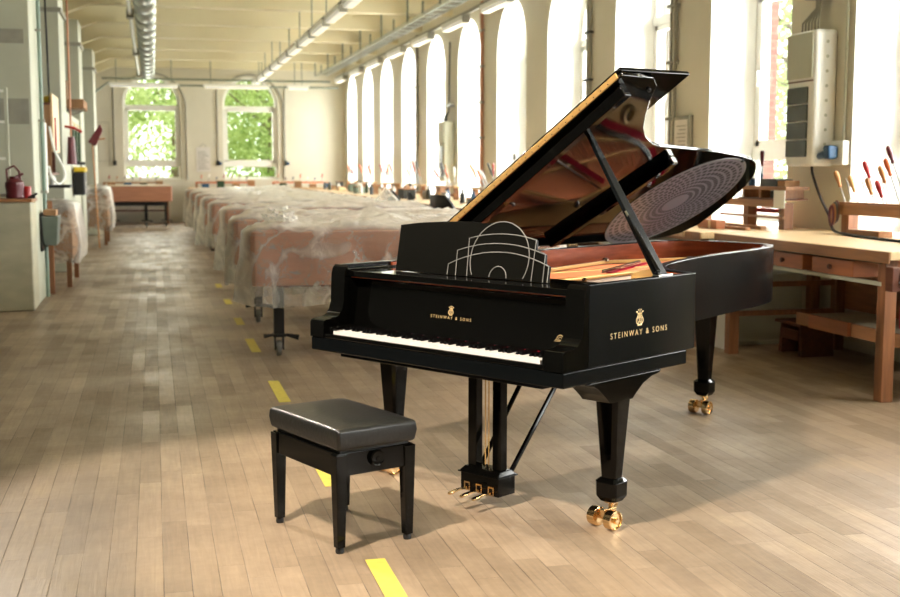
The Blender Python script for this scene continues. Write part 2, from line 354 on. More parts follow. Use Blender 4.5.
# ---- windows
def window(idx, mk, a, b, f, sill, sgn):
    r = (b-a)/2; c = (a+b)/2; n = 18; w = .075
    out = [(a, sill), (b, sill)] + [(c+r*math.cos(PI*i/n), SPR+r*math.sin(PI*i/n)) for i in range(n+1)]
    inn = [(a+w, sill+w), (b-w, sill+w)] + [(c+(r-w)*math.cos(PI*i/n), SPR+(r-w)*math.sin(PI*i/n)) for i in range(n+1)]
    mb = MB(); N_ = len(out)
    vs = [mk(p[0], f, p[1]) for p in out]+[mk(p[0], f+.07*sgn, p[1]) for p in out]+[mk(p[0], f, p[1]) for p in inn]+[mk(p[0], f+.07*sgn, p[1]) for p in inn]
    fs = []
    for i in range(N_):
        j = (i+1) % N_
        fs += [(i, j, 2*N_+j, 2*N_+i), (N_+i, N_+j, 3*N_+j, 3*N_+i), (2*N_+i, 2*N_+j, 3*N_+j, 3*N_+i)]
    mb.add(vs, fs)
    def bar(s0, s1, z0, z1, d=.0):
        p, q = mk(s0, f-d*sgn, z0), mk(s1, f+.08*sgn, z1)
        mb.box(min(p[0], q[0]), max(p[0], q[0]), min(p[1], q[1]), max(p[1], q[1]), z0, z1)
    bar(a+.02, b-.02, 3.2, 3.3, .02); bar(a+.02, b-.02, 1.56, 1.7, .02)
    bar(a+w, a+w+.07, 1.7, 3.2, .015); bar(b-w-.07, b-w, 1.7, 3.2, .015); bar(a+w, b-w, 1.7, 1.76, .015); bar(a+w, b-w, 3.14, 3.2, .015)
    o = S('window_%d' % idx, mb, M['white'])
    P('pane', MB().add([mk(p[0], f+.04*sgn, p[1]) for p in inn], [tuple(range(N_))]), M['glass'], o)
    h = MB(); p = mk(b-w-.04, f-.03*sgn, 2.35); h.box(p[0]-.02, p[0]+.02, p[1]-.02, p[1]+.02, 2.3, 2.46)
    P('window_handle', h, M['white'], o, bevel=.006)
    return o
k = 1
for (a, b) in reversed(OPEN): window(k, mkR, a, b, XW+.5, SILL, 1); k += 1
for (a, b) in FOPEN: window(k, mkF, a, b, YF+.16, 1.2, 1); k += 1
# ---- left pillars
k = 2
for (y0, y1) in ((13.55, 14.6), (17.9, 18.9), (22.6, 23.6), (27.9, 28.9)):
    o = S('trim_%d' % k, MB().box(XL+.002, -1.24, y0, y1, 0, 4.15), M['pil'], bevel=.015); k += 1
    P('capital', MB().box(XL+.01, -1.2, y0-.04, y1+.04, 3.68, 3.74), M['greyp'], o)
P('paint_band', MB().box(-2.38, -1.30, 13.54, 13.549, 2.8, 2.95), M['greyp'], bpy.data.objects['trim_2'])
P('paint_band', MB().box(-2.38, -1.27, 13.54, 13.549, 1.95, 2.22), M['greyp'], bpy.data.objects['trim_2'])
o = S('trim_%d' % k, MB().box(XL+.003, -1.23, 12.95, 13.5, 0, 1.13), M['grime'], bevel=.02, label='low grimy plaster block'); k += 1
P('wooden_top', MB().box(XL+.003, -1.22, 12.93, 13.52, 1.131, 1.165), M['oak'], o, bevel=.005, label='wooden top board')
S('baseboard_left', MB().box(-1.45, -1.24, 19.0, 22.55, 0, .22), M['greyp'])
S('wall_partition', MB().box(-1.46, -1.27, 19.0, 22.5, .22, 2.35), M['pil'])
# ---- yellow floor tape
tp = [(3.6, 4.27, 'nearest the camera, in front of the piano stool'), (5.34, 5.95, 'seen between the piano stool legs'), (7.41, 8.19, 'just behind the piano stool'), (9.55, 10.33, 'beside the front casters of the nearest wrapped piano'), (11.3, 11.85, 'beside the casters of the second wrapped piano'), (13.1, 13.6, 'by the third wrapped piano'), (15.0, 15.5, 'by the fourth wrapped piano')]
for (a, b, t) in tp:
    o = P('floor_tape', MB().box(.735, .81, a, b, .0005, .0022), mat('yellow_floor_tape', (206, 188, 78), .6, var=.1, scale=30) if 'tape' not in M else M['tape'])
    M['tape'] = o.data.materials[0]
    tag(o, 'yellow floor marking strip ' + t, 'floor tape', 'yellow floor markings')
# ---- ceiling services
t = T('ceiling_duct', 'corrugated silver air duct hanging under the ceiling above the left aisle', 'duct', (-.1, 0, 4.05))
prof = []
y = 3.0
while y < 32.5:
    prof += [(.175, y), (.175, y+.5), (.165, y+.72), (.13, y+.74), (.12, y+.93), (.13, y+1.1), (.168, y+1.12)]; y += 1.13
P('corrugated_pipe', MB().lathe(prof, (0.04, 0, 0), 24, 'y'), M['galv'], t, smooth=True)
for y in range(5, 34, 3): P('hanger', MB().tube([(0.02, y, .15), (0.02, y, .7)], .008, 6), M['galvd'], t)
o = P('conduit_tube', MB().tube([(-.30, 3, 4.02), (-.30, 21, 4.02), (-.30, 33.5, 4.02)], .035, 10), M['white'], smooth=True)
for y in (8, 14, 20.5, 27, 33.2): P('junction_box', MB().box(-.36, -.24, y, y+.25, 3.95, 4.09), M['greyp'], o, bevel=.01)
tag(o, 'straight pale conduit running along the left side of the corrugated duct', 'conduit')
def lamp_row(x, z, ys, name, grp, lab, rod=True):
    t = T(name, lab, 'light rail', (x, 0, z))
    P('rail', MB().box(-.035, .035, ys[0]-.2, ys[-1]+1.6, .10, .15), M['greyp'], t)
    if rod:
        for y in ys[::1]: P('hanger_rod', MB().tube([(0, y-.1, .14), (0, y-.1, .78-(z-3.9))], .012, 6), M['galvd'], t)
    for i, y in enumerate(ys):
        f = T('strip_light', 'fluorescent strip light %s, %s' % (grp, ['nearest the camera', 'second from the camera', 'third from the camera', 'fourth from the camera', 'fifth from the camera', 'sixth from the camera', 'seventh from the camera', 'eighth from the camera', 'ninth from the camera', 'tenth from the camera', 'eleventh from the camera', 'twelfth from the camera', 'nearest the far wall'][min(i, 12)]), 'ceiling light', (x, y, z), 0, 'strip lights '+grp)
        P('housing', MB().box(-.09, .09, 0, 1.4, .03, .095), M['white'], f, bevel=.008)
        P('diffuser', MB().box(-.075, .075, .03, 1.37, -.03, .028), M['lamp'], f, bevel=.02)
        P('end_bracket', MB().box(-.06, .06, -.06, -.005, -.02, .10), M['greyp'], f)
lamp_row(2.85, 3.86, [12.6+1.85*i for i in range(12)], 'lamp_rail', 'on the middle rail', 'long ceiling rail carrying strip lights over the wrapped pianos')
lamp_row(5.12, 3.93, [9.2+BAY*i for i in range(10)], 'lamp_rail', 'on the rail along the windows', 'long rail carrying strip lights along the window heads', False)
t = T('cable_tray', 'galvanised cable tray hanging along the window side of the ceiling', 'cable tray', (4.75, 0, 4.12))
for sx in (-.14, .12): P('side_rail', MB().box(sx, sx+.02, 4, 34.2, 0, .07), M['galv'], t)
for i in range(60): P('rung', MB().box(-.12, .12, 4.1+.5*i, 4.15+.5*i, 0, .015), M['galv'], t)
P('cables', MB().tube([(-.05, 4, .04), (-.05, 34, .04)], .02).tube([(.03, 4, .04), (.03, 34, .04)], .025).tube([(.08, 4, .035), (.08, 34, .035)], .015), M['greyp'], t)
for i in range(24):
    y = 5+1.285*i
    P('hanger', MB().box(-.16, -.13, y, y+.04, .03, .64 if i % 2 else .25), M['galvd'], t)
# far wall cross rails, lamps, conduits
for i, (x0, x1, nm) in enumerate(((-1.3, .95, 'left'), (1.2, 3.4, 'middle'), (3.5, 4.5, 'right'))):
    f = T('strip_light', 'white fluorescent strip light across the far wall, on the %s' % nm, 'ceiling light', ((x0+x1)/2, 33.6, 3.72), 0, 'strip lights across the far wall')
    w = (x1-x0)/2-.2
    P('housing', MB().box(-w, w, -.09, .09, .04, .1), M['white'], f); P('diffuser', MB().box(-w+.03, w-.03, -.07, .07, -.03, .038), M['lamp'], f, bevel=.02)
    P('hanger_rod', MB().tube([(-w+.2, 0, .1), (-w+.2, 0, 1.05)], .012).tube([(w-.2, 0, .1), (w-.2, 0, 1.05)], .012), M['galvd'], f)
o = P('conduit_pipe', MB().tube([(-1.5, 33.9, 3.55), (-1.1, 33.9, 3.85), (-.8, 34.1, 3.8), (5.2, 34.1, 3.8)], .03).tube([(-1.3, 34.3, 3.98), (5.0, 34.3, 3.98)], .03), M['galvd'], smooth=True)
tag(o, 'pair of grey conduits crossing in front of the far wall below the ceiling', 'conduit')
for (a, b), nm in zip(FOPEN, ('left', 'right')):
    c = (a+b)/2; pts = [(c+.95*math.cos(PI*i/16), YF-.03, SPR-.1+.95*math.sin(PI*i/16)) for i in range(0, 12)]
    o = P('conduit_pipe', MB().tube([(c+.95, YF-.03, 1.2)] + pts, .022), M['greyp'], smooth=True)
    tag(o, 'thin arched conduit following the head of the far wall window on the %s' % nm, 'conduit')
for x, nm in ((-1.03, 'beside the left far window'), (1.82, 'between the two far windows'), (3.75, 'right of the right far window')):
    t = T('wall_switch', 'dark wall socket at the foot of a thin riser %s' % nm, 'socket', (x, YF, 1.6), 0, 'far wall sockets')
    P('riser', MB().tube([(0, -.02, .1), (0, -.02, 2.3)], .02), M['greyp'], t); P('socket_box', MB().box(-.05, .05, -.08, -.002, 0, .14), M['dgrey'], t, bevel=.01)
    if x > 0: P('plug', MB().box(.03, .1, -.16, -.081, .02, .1), M['blue'], t, bevel=.01)
t = T('notice_board', 'pale notice sheet hanging between the two far windows', 'notice', (1.41, YF, 1.42))
P('sheet', MB().box(-.2, .2, -.02, -.002, 0, .7), M['paper'], t); q = MB()
for i in range(9): q.box(-.15, .15-(i % 3)*.05, -.024, -.0205, .08+.06*i, .1+.06*i)
P('printed_lines', q, M['greyp'], t); P('hanging_loop', MB().tube([(-.1, -.01, .7), (0, -.01, .8), (.1, -.01, .7)], .008), M['steel'], t)
o = P('wall_panel', MB().ringwall([(-1.5, 1.72), (-1.16, 1.72), (-1.16, 2.8), (-1.5, 2.8)], [(-1.49, 1.73), (-1.17, 1.73), (-1.17, 2.79), (-1.49, 2.79)], -.02, .0).xf(Matrix(((1, 0, 0, 0), (0, 0, 1, YF-.004), (0, 1, 0, 0), (0, 0, 0, 1)))), M['greyp'])
tag(o, 'thin rectangular outline panel on the far wall left of the left window', 'wall panel')
# risers on the window wall
for i, k in enumerate((1, 2, 4, 6)):
    y = 9.3+BAY*k+.1
    o = P('riser_pipe', MB().tube([(XW-.03, y, .96), (XW-.03, y, 4.3)], .022).tube([(XW-.03, y+.1, .96), (XW-.03, y+.1, 4.3)], .014), M['greyp'] if k != 4 else M['cop'], smooth=True)
    for z in (2.0, 2.6, 3.2, 3.8): P('clip', MB().box(XW-.06, XW-.001, y-.05, y+.16, z, z+.03), M['dgrey'] if k == 2 else M['greyp'], o)
    tag(o, 'pair of riser pipes on the %s window pier past the near electrical cabinet' % ['second', 'third', 'fifth', 'seventh'][i], 'pipe', 'riser pipes on the window piers')
# framed notice on the second pier
t = T('framed_notice', 'small grey framed notice on the pier left of the near electrical cabinet', 'notice', (XW, 11.72, 1.47), 0)
P('frame', MB().box(-.05, -.002, -.18, .2, 0, .56), M['greyp'], t, bevel=.01); P('sheet', MB().box(-.056, -.051, -.14, .16, .04, .52), M['paper'], t)
q = MB()
for i in range(10): q.box(-.0585, -.0565, -.11, .12-(i % 3)*.03, .09+.04*i, .1+.04*i)
P('printed_lines', q, M['greyp'], t)
# electrical cabinets
def cabinet(y, z0, lab, scale=1):
    t = T('electrical_cabinet', lab, 'electrical cabinet', (XW, y, z0))
    P('housing', MB().box(-.21, -.002, -.22, .22, 0, 1.12), M['white'] if scale == 1 else M['pil'], t, bevel=.03, seg=3)
    P('door_gap', MB().box(-.214, -.209, -.2, .215, .70, .712), M['dwood'], t)
    P('cover', MB().box(-.222, -.2101, -.19, .215, .73, 1.1), M['pil'], t, bevel=.004)
    for i in range(4): P('vent_window', MB().box(-.222, -.2101, -.13, .2, .08+.147*i, .218+.147*i), M['greyglass'], t, bevel=.006)
    c = MB()
    for i in range(6): c.tube([(-.12, -.1+.05*i, 1.12), (-.12, -.1+.05*i, 1.2), (-.06, -.02+.012*i, 1.32), (-.04, -.02+.012*i, 2.6)], .008)
    P('cables', c, M['dgrey'] if scale != 1 else M['greyp'], t, smooth=True)
    P('cable_clamp', MB().box(-.1, 0-.002, -.2, .16, 1.4, 1.44), M['steel'], t)
    k = MB()
    for i in range(8): k.lathe([(.014, -.2205), (.014, -.2225)], (-.1, 0, .18+.12*i), 12, 'y')
    P('knockouts', k, M['pil'], t)
    return t
cabinet(9.07, 1.49, 'grey wall-mounted electrical cabinet with four dark windows on the near window pier')
cabinet(9.07+BAY*5, 1.25, 'distant grey electrical cabinet on a window pier behind the row of black chairs', .9)
t = T('wall_socket', 'pale wall socket box with a blue plug beside the near electrical cabinet', 'socket', (XW, 8.72, 1.5))
P('socket_box', MB().box(-.07, -.002, -.09, .09, 0, .2), M['white'], t, bevel=.012); P('plug', MB().box(-.17, -.071, -.04, .05, .05, .16), M['blue'], t, bevel=.02)
P('plug_body', MB().tube([(-.14, .04, .09), (-.15, .2, .06)], [.035, .02], 10), M['blue'], t, smooth=True)
P('riser', MB().tube([(-.02, -.02, .2), (-.02, -.02, 2.6)], .012), M['pil'], t)
cpts = [(5.345, 8.90, 1.56), (5.32, 8.9, 1.46), (5.31, 8.75, 1.25), (5.28, 8.55, 1.09), (5.18, 8.32, .99), (5.1, 8.0, .9725), (5.0, 7.5, .9725), (4.95, 7.0, .9725)]
def smoothpts(p, n=6):
    p = [Vector(q) for q in p]; out = []
    for i in range(len(p)-1):
        a, b, c, d = p[max(0, i-1)], p[i], p[i+1], p[min(len(p)-1, i+2)]
        for j in range(n):
            t = j/n; out.append(.5*((2*b)+(-a+c)*t+(2*a-5*b+4*c-d)*t*t+(-a+3*b-3*c+d)*t**3))
    return out+[p[-1]]
o = P('power_cable', MB().tube(smoothpts(cpts), .011, 8), M['rubber'], smooth=True); tag(o, 'black power cable drooping from the socket across the near workbench', 'cable')
# ================================================================ GRAND PIANO (x = along the keyboard, y = towards the tail)
AZP = math.radians(57.777)
piano = T('grand_piano', 'open black lacquered concert grand piano with raised lid, white keys and brass casters', 'piano', (1.11, 4.8402, 0), -AZP)
HW = .747
def offset(poly, d):
    n = len(poly); out = []
    for i in range(n):
        a, b, c = Vector(poly[i-1]), Vector(poly[i]), Vector(poly[(i+1) % n])
        e1, e2 = (b-a).normalized(), (c-b).normalized()
        n1, n2 = Vector((-e1.y, e1.x)), Vector((-e2.y, e2.x)); m = n1+n2
        m = m.normalized() if m.length > 1e-6 else n1
        k = min(1.8, 1/max(.3, m.dot(n1))); out.append(tuple(b+m*d*k))
    return out
# counter-clockwise: along the treble side, bentside, tail, spine, back to the front
RIM = [(HW, .13), (HW, .5), (HW, .88), (.735, .905), (.70, .925), (.60, .955), (.52, 1.02), (.44, 1.12), (.375, 1.25), (.325, 1.40), (.285, 1.55), (.25, 1.70), (.215, 1.95), (.185, 2.2), (.155, 2.42), (.125, 2.6), (.085, 2.76), (.03, 2.88), (-.05, 2.96), (-.17, 3.0), (-.32, 3.015), (-.48, 3.01), (-.60, 2.98), (-.69, 2.92), (-.735, 2.83), (-HW, 2.7), (-HW, 1.5), (-HW, .13)]
inner = offset(RIM, .042)
inner[0] = (HW-.042, .13); inner[-1] = (-HW+.042, .13)
P('case_rim', MB().ringwall(RIM, inner, .69, 1.017, closed=False), M['satin'], piano, bevel=.004)
inn2 = offset(RIM, .046); inn2[0] = (HW-.046, .45); inn2[-1] = (-HW+.046, .45); inn3 = offset(RIM, .058); inn3[0] = (HW-.058, .45); inn3[-1] = (-HW+.058, .45)
P('inner_rim', MB().ringwall(inn2, inn3, .80, 1.012, closed=False), M['mahog'], piano, smooth=True, label='reddish brown veneered inner rim')
inset = offset(RIM, .05)
P('underframe', MB().prism([(-HW+.05, .3)] + [p for p in inset if p[1] > .3 and p[0] > -HW+.06] + [(-HW+.05, 2.6)], .70, .74), M['blackm'], piano)
bx = [(.0, .3), (.62, .3)]
# key bed and side blocks
P('key_bed', MB().box(-HW+.002, HW-.002, -.022, .83, .628, .6895), M['satin'], piano, bevel=.006)
P('key_bed_base', MB().box(-.60, .60, .03, .8, .603, .627), M['black'], piano, bevel=.004)
ARM = [(-.026, .691), (-.026, .755), (-.02, .768), (-.008, .774), (.035, .775), (.065, .785), (.088, .81), (.10, .85), (.103, .92), (.106, .975), (.113, 1.0), (.129, 1.017), (.1295, 1.017), (.1295, .691)]
for s in (-1, 1):
    a, b = (HW-.095, HW-.001) if s > 0 else (-HW+.001, -HW+.095)
    P('arm', MB().prism(ARM, a, b, 'yz'), M['black'], piano, bevel=.006, seg=3)
    c = MB().box(min(s*.62, s*.651), max(s*.62, s*.651), -.004, .15, .69, .742)
    P('key_block', c, M['black'], piano, bevel=.01, seg=3)
P('key_slip', MB().box(-.65, .65, -.026, -.006, .69, .712), M['black'], piano, bevel=.008, seg=3)
# keys
kw = 1.225/52
wk = MB().box(-kw/2+.0006, kw/2-.0006, 0, .155, .698, .7235).mesh('white_key')
bk = MB().frustum((0, .101), .0125, .098, .7236, .0095, .090, .7365).mesh('black_key')
for i in range(52):
    o = P('white_key', wk, M['ivory'], piano) if i == 0 else bpy.data.objects.new('white_key', wk)
    if i: COL.objects.link(o); o.parent = piano
    o.location = (-.6125+kw*(i+.5), 0, 0)
pat = [0]+[1 if (j % 7) in (0, 2, 3, 5, 6) else 0 for j in range(0)]
first = True
for i in range(51):
    nme = (i+5) % 7     # 0=C .. 6=B, key 0 is A
    if nme in (0, 1, 3, 4, 5):
        o = P('black_key', bk, M['ebony'], piano) if first else bpy.data.objects.new('black_key', bk)
        if not first: COL.objects.link(o); o.parent = piano
        first = False
        o.location = (-.6125+kw*(i+1), 0, 0)
P('key_felt', MB().box(-.618, .618, .1555, .1575, .7236, .7285), M['redfelt'], piano)
FB = [(.158, .732), (.17, .79), (.182, .86), (.188, .92), (.182, .945), (.168, .953), (.172, .958), (.2, .958), (.22, .93), (.22, .732)]
P('fallboard', MB().prism(FB, -.651, .651, 'yz'), M['black'], piano, smooth=True)
P('fallboard_wood_strip', MB().box(-.66, .66, .15, .21, .9585, .9635), M['mahog'], piano, label='thin reddish brown strip above the fallboard')
sh = P('desk_shelf', MB().box(-.655, .655, .135, .46, .964, .992), M['black'], piano, bevel=.004)
for s in (-1, 1): P('cheek', MB().box(min(s*.655, s*.70), max(s*.655, s*.70), .1297, .46, .70, 1.0), M['black'], piano, bevel=.004)
# music desk
DO = [(-.475, 0), (-.483, .214), (-.366, .228), (-.209, .238), (-.056, .242), (.03, .238), (.06, .238), (.10, .244), (.15, .248), (.19, .241), (.237, .22), (.282, .184), (.341, .176), (.348, .137), (.401, .117), (.407, .078), (.43, .068), (.433, 0)]
desk = P('music_desk', MB().prism(DO, -.006, .006), M['deskblack'], piano, bevel=.0015)
desk.location = (0, .27, .994); desk.rotation_euler = (math.radians(90-12), 0, 0)
def dl(pts, r=.0022): return MB().tube([(x, y, .0065) for x, y in pts], r, 6)
ell = [(.15+.166*math.cos(a), .086+.161*math.sin(a)) for a in [(-.16*PI) + i*(1.32*PI)/30 for i in range(31)]]
def arcp(x0, x1, y0, y1, ym, n=12):
    return [(x0+(x1-x0)*i/n, y0+(y1-y0)*i/n + (ym-(y0+y1)/2)*(1-(2*i/n-1)**2)) for i in range(n+1)]
lines = [ell, [(-.142, 0), (-.143, .049)]+arcp(-.143, .427, .05, .068, .115)[1:]+[(.429, 0)], [(-.091, 0), (-.100, .112)]+arcp(-.1, .400, .112, .116, .152)[1:]+[(.405, 0)],
         [(-.023, 0), (-.039, .168)]+arcp(-.039, .341, .168, .175, .194)[1:]+[(.343, 0)], [(.155+.049*math.cos(a), .004+.049*math.sin(a)) for a in [PI*i/12 for i in range(13)]]]
for l in lines: P('inlay_line', dl(l), M['silverline'], desk, label='thin silver inlay line')
# lettering
def text(body, size, name, m, M4, parent, sp=1.35, ext=.0006, ax='CENTER'):
    cu = bpy.data.curves.new(name, 'FONT'); cu.body = body; cu.size = size; cu.extrude = ext; cu.align_x = ax; cu.space_character = sp
    o = bpy.data.objects.new('tmp', cu); COL.objects.link(o); bpy.context.view_layer.update()
    me = bpy.data.meshes.new_from_object(o.evaluated_get(bpy.context.evaluated_depsgraph_get())); bpy.data.objects.remove(o)
    me.name = name; me.transform(M4); me.materials.clear(); q = P(name, me, m, parent); return q
def basis(ox, xa, ya, za):
    m = Matrix((xa, ya, za)).transposed().to_4x4(); m.translation = Vector(ox); return m
def lyre(scale, M4, m, parent):
    mb = MB(); r = .045*scale
    for s in (-1, 1):
        mb.tube([(s*x*scale, y*scale, 0) for x, y in smooth2([(.10, .02), (.33, .12), (.38, .32), (.22, .55), (.20, .72), (.34, .86), (.40, .80)])], r, 6)
        mb.tube([(s*x*scale, y*scale, 0) for x, y in smooth2([(.05, .12), (.2, .2), (.22, .36), (.08, .56), (.06, .75)])], r*.7, 6)
        mb.tube([(s*.12*scale, .92*scale, 0), (s*.2*scale, 1.0*scale, 0)], r*.7, 6)
    for x in (-.06, 0, .06): mb.tube([(x*scale, .15*scale, 0), (x*scale, .85*scale, 0)], r*.45, 6)
    mb.tube([(-.25*scale, -.03*scale, 0), (.25*scale, -.03*scale, 0)], r*1.3, 6); mb.tube([(-.22*scale, .72*scale, 0), (.22*scale, .72*scale, 0)], r*.7, 6)
    mb.tube([(0, .9*scale, 0), (0, 1.04*scale, 0)], r*.8, 6)
    for i in range(len(mb.v)): mb.v[i] = (mb.v[i][0], mb.v[i][1], mb.v[i][2]*.25)
    mb.xf(M4); return P('lyre_emblem', mb, m, parent)
def smooth2(p): return [(q.x, q.y) for q in smoothpts([(a, b, 0) for a, b in p], 4)]
MS = basis((HW+.0005, .470, .791), (0, 1, 0), (0, 0, 1), (1, 0, 0))
text('STEINWAY & SONS', .033, 'side_lettering', M['goldink'], MS, piano, 1.5)
lyre(.062, basis((HW+.001, .470, .833), (0, 1, 0), (0, 0, 1), (1, 0, 0)), M['goldink'], piano)
tl = math.radians(10)
xa, ya = (1, 0, 0), (0, math.sin(tl), math.cos(tl)); za = (0, -math.cos(tl), math.sin(tl))
text('STEINWAY & SONS', .0185, 'fallboard_lettering', M['goldink'], basis((-.035, .1735, .812), xa, ya, za), piano, 1.65)
lyre(.038, basis((-.035, .1745, .832), xa, ya, za), M['goldink'], piano)
q = MB().tube([(.021*math.cos(PI*i/10), .021*math.sin(PI*i/10), 0) for i in range(11)], .0022, 6).tube([(.010*math.cos(PI*i/8), .012*math.sin(PI*i/8), 0) for i in range(9)], .0015, 6).box(-.03, .03, -.006, -.003, -.001, .001).box(-.035, .035, -.018, -.010, -.001, .001)
q.xf(Matrix.Scale(.8, 4)); q.xf(basis((.575, .1695, .785), xa, ya, za)); P('gold_emblem', q, M['goldink'], piano, label='small gold arch emblem at the right end of the fallboard')
# ---- inside: plate, soundboard, strings
def strip0(pts, ws, z0, z1):
    L_, R_ = [], []; pts = [Vector(p) for p in pts]
    for i, p in enumerate(pts):
        d = (pts[min(i+1, len(pts)-1)]-pts[max(0, i-1)]).normalized(); n_ = Vector((-d.y, d.x))*ws[i]/2; L_.append(tuple(p+n_)); R_.append(tuple(p-n_))
    return MB().prism(L_+R_[::-1], z0, z1)
sb = [p for p in offset(RIM, .06)]
sb[0] = (HW-.06, .46); sb[-1] = (-HW+.06, .46)
P('soundboard', MB().prism([sb[0]]+[p for p in sb[1:-1] if p[1] > .5]+[sb[-1]], .868, .876), M['sboard'], piano)
po = offset(RIM, .064); pi_ = offset(RIM, .20); po[0] = (HW-.064, .8); pi_[0] = (HW-.2, .8); po[1] = (HW-.064, .82); pi_[1] = (HW-.2, .82); po[-1] = (-HW+.064, .8); pi_[-1] = (-HW+.13, .8)
plate = P('plate', MB().ringwall(po, pi_, .905, .935, closed=False), M['gold'], piano, bevel=.012, seg=3, label='gold cast iron plate')
P('pin_block_web', MB().box(-HW+.062, HW-.062, .462, .83, .90, .93), M['gold'], plate, bevel=.01)
web = MB().prism([(.68, .62), (.68, .86), (.6, .9), (.50, .96), (.42, 1.06), (.35, 1.2), (.29, 1.38), (.235, 1.6), (.18, 1.6), (.21, 1.38), (.26, 1.2), (.33, 1.0), (.42, .87), (.5, .78), (.56, .62)], .915, .968)
P('treble_web', web, M['gold'], plate, bevel=.012, seg=3)
for a, b, w in (((.22, .80), (.13, 1.95), .02), ((-.10, .80), (-.16, 2.8), .022), ((-.5, .8), (-.12, 2.8), .02)):
    d = (Vector(b)-Vector(a)).normalized(); nn = Vector((-d.y, d.x))*w/2
    A, B = Vector(a), Vector(b); P('strut', MB().prism([tuple(A-nn), tuple(A+nn), tuple(B+nn), tuple(B-nn)], .953, .972), M['gold'], plate, bevel=.008, seg=3)
P('plate_ring', MB().lathe([(.052, .949), (.052, .962), (.046, .968), (.034, .968), (.030, .955), (.030, .949)], (.585, .78, -.015), 28), M['gold'], plate, smooth=True)
P('tail_web', strip0([(.14, 1.6), (.075, 1.95), (.035, 2.24), (-.0, 2.5), (-.12, 2.74), (-.3, 2.86)], [.05, .12, .19, .17, .16, .13], .936, .952), M['gold'], plate, bevel=.008)
P('tail_ring', MB().lathe([(.058, .950), (.058, .966), (.050, .972), (.036, .970), (.032, .955), (.032, .950)], (.015, 2.24, 0), 30), M['gold'], plate, smooth=True)
P('tail_ring_hole', MB().lathe([(.031, .945), (.031, .9535)], (.015, 2.24, 0), 24), M['blackm'], plate)
for a, b in (((-.40, 1.22), (-.53, 1.97)), ((-.53, 1.97), (-.33, 2.5))):
    A, B = Vector(a), Vector(b); d = (B-A).normalized(); nn = Vector((-d.y, d.x))*.009
    P('brace', MB().prism([tuple(A-nn), tuple(A+nn), tuple(B+nn), tuple(B-nn)], .972, .99), M['gold'], plate, bevel=.004)
P('brace_bolt', MB().lathe([(.02, .985), (.02, 1.0), (.008, 1.006)], (-.53, 1.97, 0), 16), M['chrome'], plate, smooth=True)
P('plate_ring_hole', MB().lathe([(.029, .934), (.029, .951)], (.585, .78, -.01), 24), M['blackm'], plate)
tri = lambda k, n: k/(n-1)
tp_ = MB(); bs = MB(); pins = MB(); hitch = MB()
def bent_v(u):
    # v of the inner bentside line for a given u (treble side)
    pts = [(.60, 1.0), (.44, 1.18), (.33, 1.40), (.26, 1.62), (.2, 1.9), (.15, 2.2), (.1, 2.45), (.0, 2.75), (-.2, 2.85)]
    if u >= pts[0][0]: return .98
    for (a, va), (b, vb) in zip(pts, pts[1:]):
        if b <= u <= a: return va+(vb-va)*(a-u)/(a-b)
    return 2.85
N1 = 120
for i in range(N1):
    t = i/(N1-1); u0 = .66-.86*t; u1 = u0-.02-.10*t; v1 = bent_v(u1+.06)-.10
    if v1 < .9: v1 = .9
    tp_.tube([(u0, .60, .948), (u1, v1, .945)], .0017, 4, cap=False)
    pins.tube([(u0+(i % 3)*.002, .50+.028*(i % 3), .93), (u0+(i % 3)*.002, .50+.028*(i % 3), .962)], .0034, 5)
    hitch.lathe([(.004, .936), (.004, .952)], (u1, v1, 0), 5)
N2 = 44
for i in range(N2):
    t = i/(N2-1); u0 = -.66+.40*t; u1 = -.42+.40*t; bs.tube([(u0, .60, .962), (u1, 2.72-.1*abs(t-.5), .966)], .0026, 5, cap=False)
    pins.tube([(u0, .50+.028*(i % 3), .93), (u0, .50+.028*(i % 3), .962)], .0034, 5)
o = P('treble_strings', tp_, M['wire'], piano); o['kind'] = 'stuff'
o = P('bass_strings', bs, M['copper'], piano, label='copper-wound bass strings'); o['kind'] = 'stuff'
o = P('tuning_pins', pins, M['steel'], piano); o['kind'] = 'stuff'
def strip(pts, w, z0, z1):
    L_, R_ = [], []
    pts = [Vector(p) for p in pts]
    for i, p in enumerate(pts):
        d = (pts[min(i+1, len(pts)-1)]-pts[max(0, i-1)]).normalized(); n_ = Vector((-d.y, d.x))*w/2; L_.append(tuple(p+n_)); R_.append(tuple(p-n_))
    return MB().prism(L_+R_[::-1], z0, z1)
arc = [(q.x, q.y) for q in smoothpts([(.64, .86, 0), (.52, .90, 0), (.40, 1.03, 0), (.30, 1.20, 0), (.235, 1.42, 0), (.19, 1.7, 0)], 6)]
P('treble_ledge', strip(arc, .05, .93, .9365), M['gold'], piano, label='gold ledge along the treble hitch pins')
arc2 = [(q.x, q.y) for q in smoothpts([(.60, .80, 0), (.48, .84, 0), (.35, .97, 0), (.25, 1.15, 0), (.18, 1.40, 0), (.13, 1.7, 0)], 6)]
P('treble_bridge', strip(arc2, .03, .88, .944), M['whitefelt'], piano, label='pale bridge dotted with steel pins')
for i in range(len(arc)*3):
    a = arc[i//3]; hitch.lathe([(.006, .943), (.006, .956)], (a[0]-.02+.01*(i % 3), a[1]-.01*(i % 3), 0), 6)
o = P('hitch_pins', hitch, M['chrome'], piano); o['kind'] = 'stuff'
af = [(q.x, q.y) for q in smoothpts([(.03, 1.86, 0), (-.04, 2.05, 0), (-.085, 2.3, 0), (-.13, 2.47, 0), (-.24, 2.64, 0), (-.42, 2.72, 0)], 6)]
P('tail_felt', strip(af, .042, .953, .9705), M['redfelt'], piano, label='red felt strip curving along the tail of the plate')
P('bass_band_felt', strip([(-.16, 1.5), (-.27, 1.82), (-.40, 2.2)], .032, .968, .9725), M['redfelt'], piano, label='long red felt band across the bass strings')
bd_ = MB()
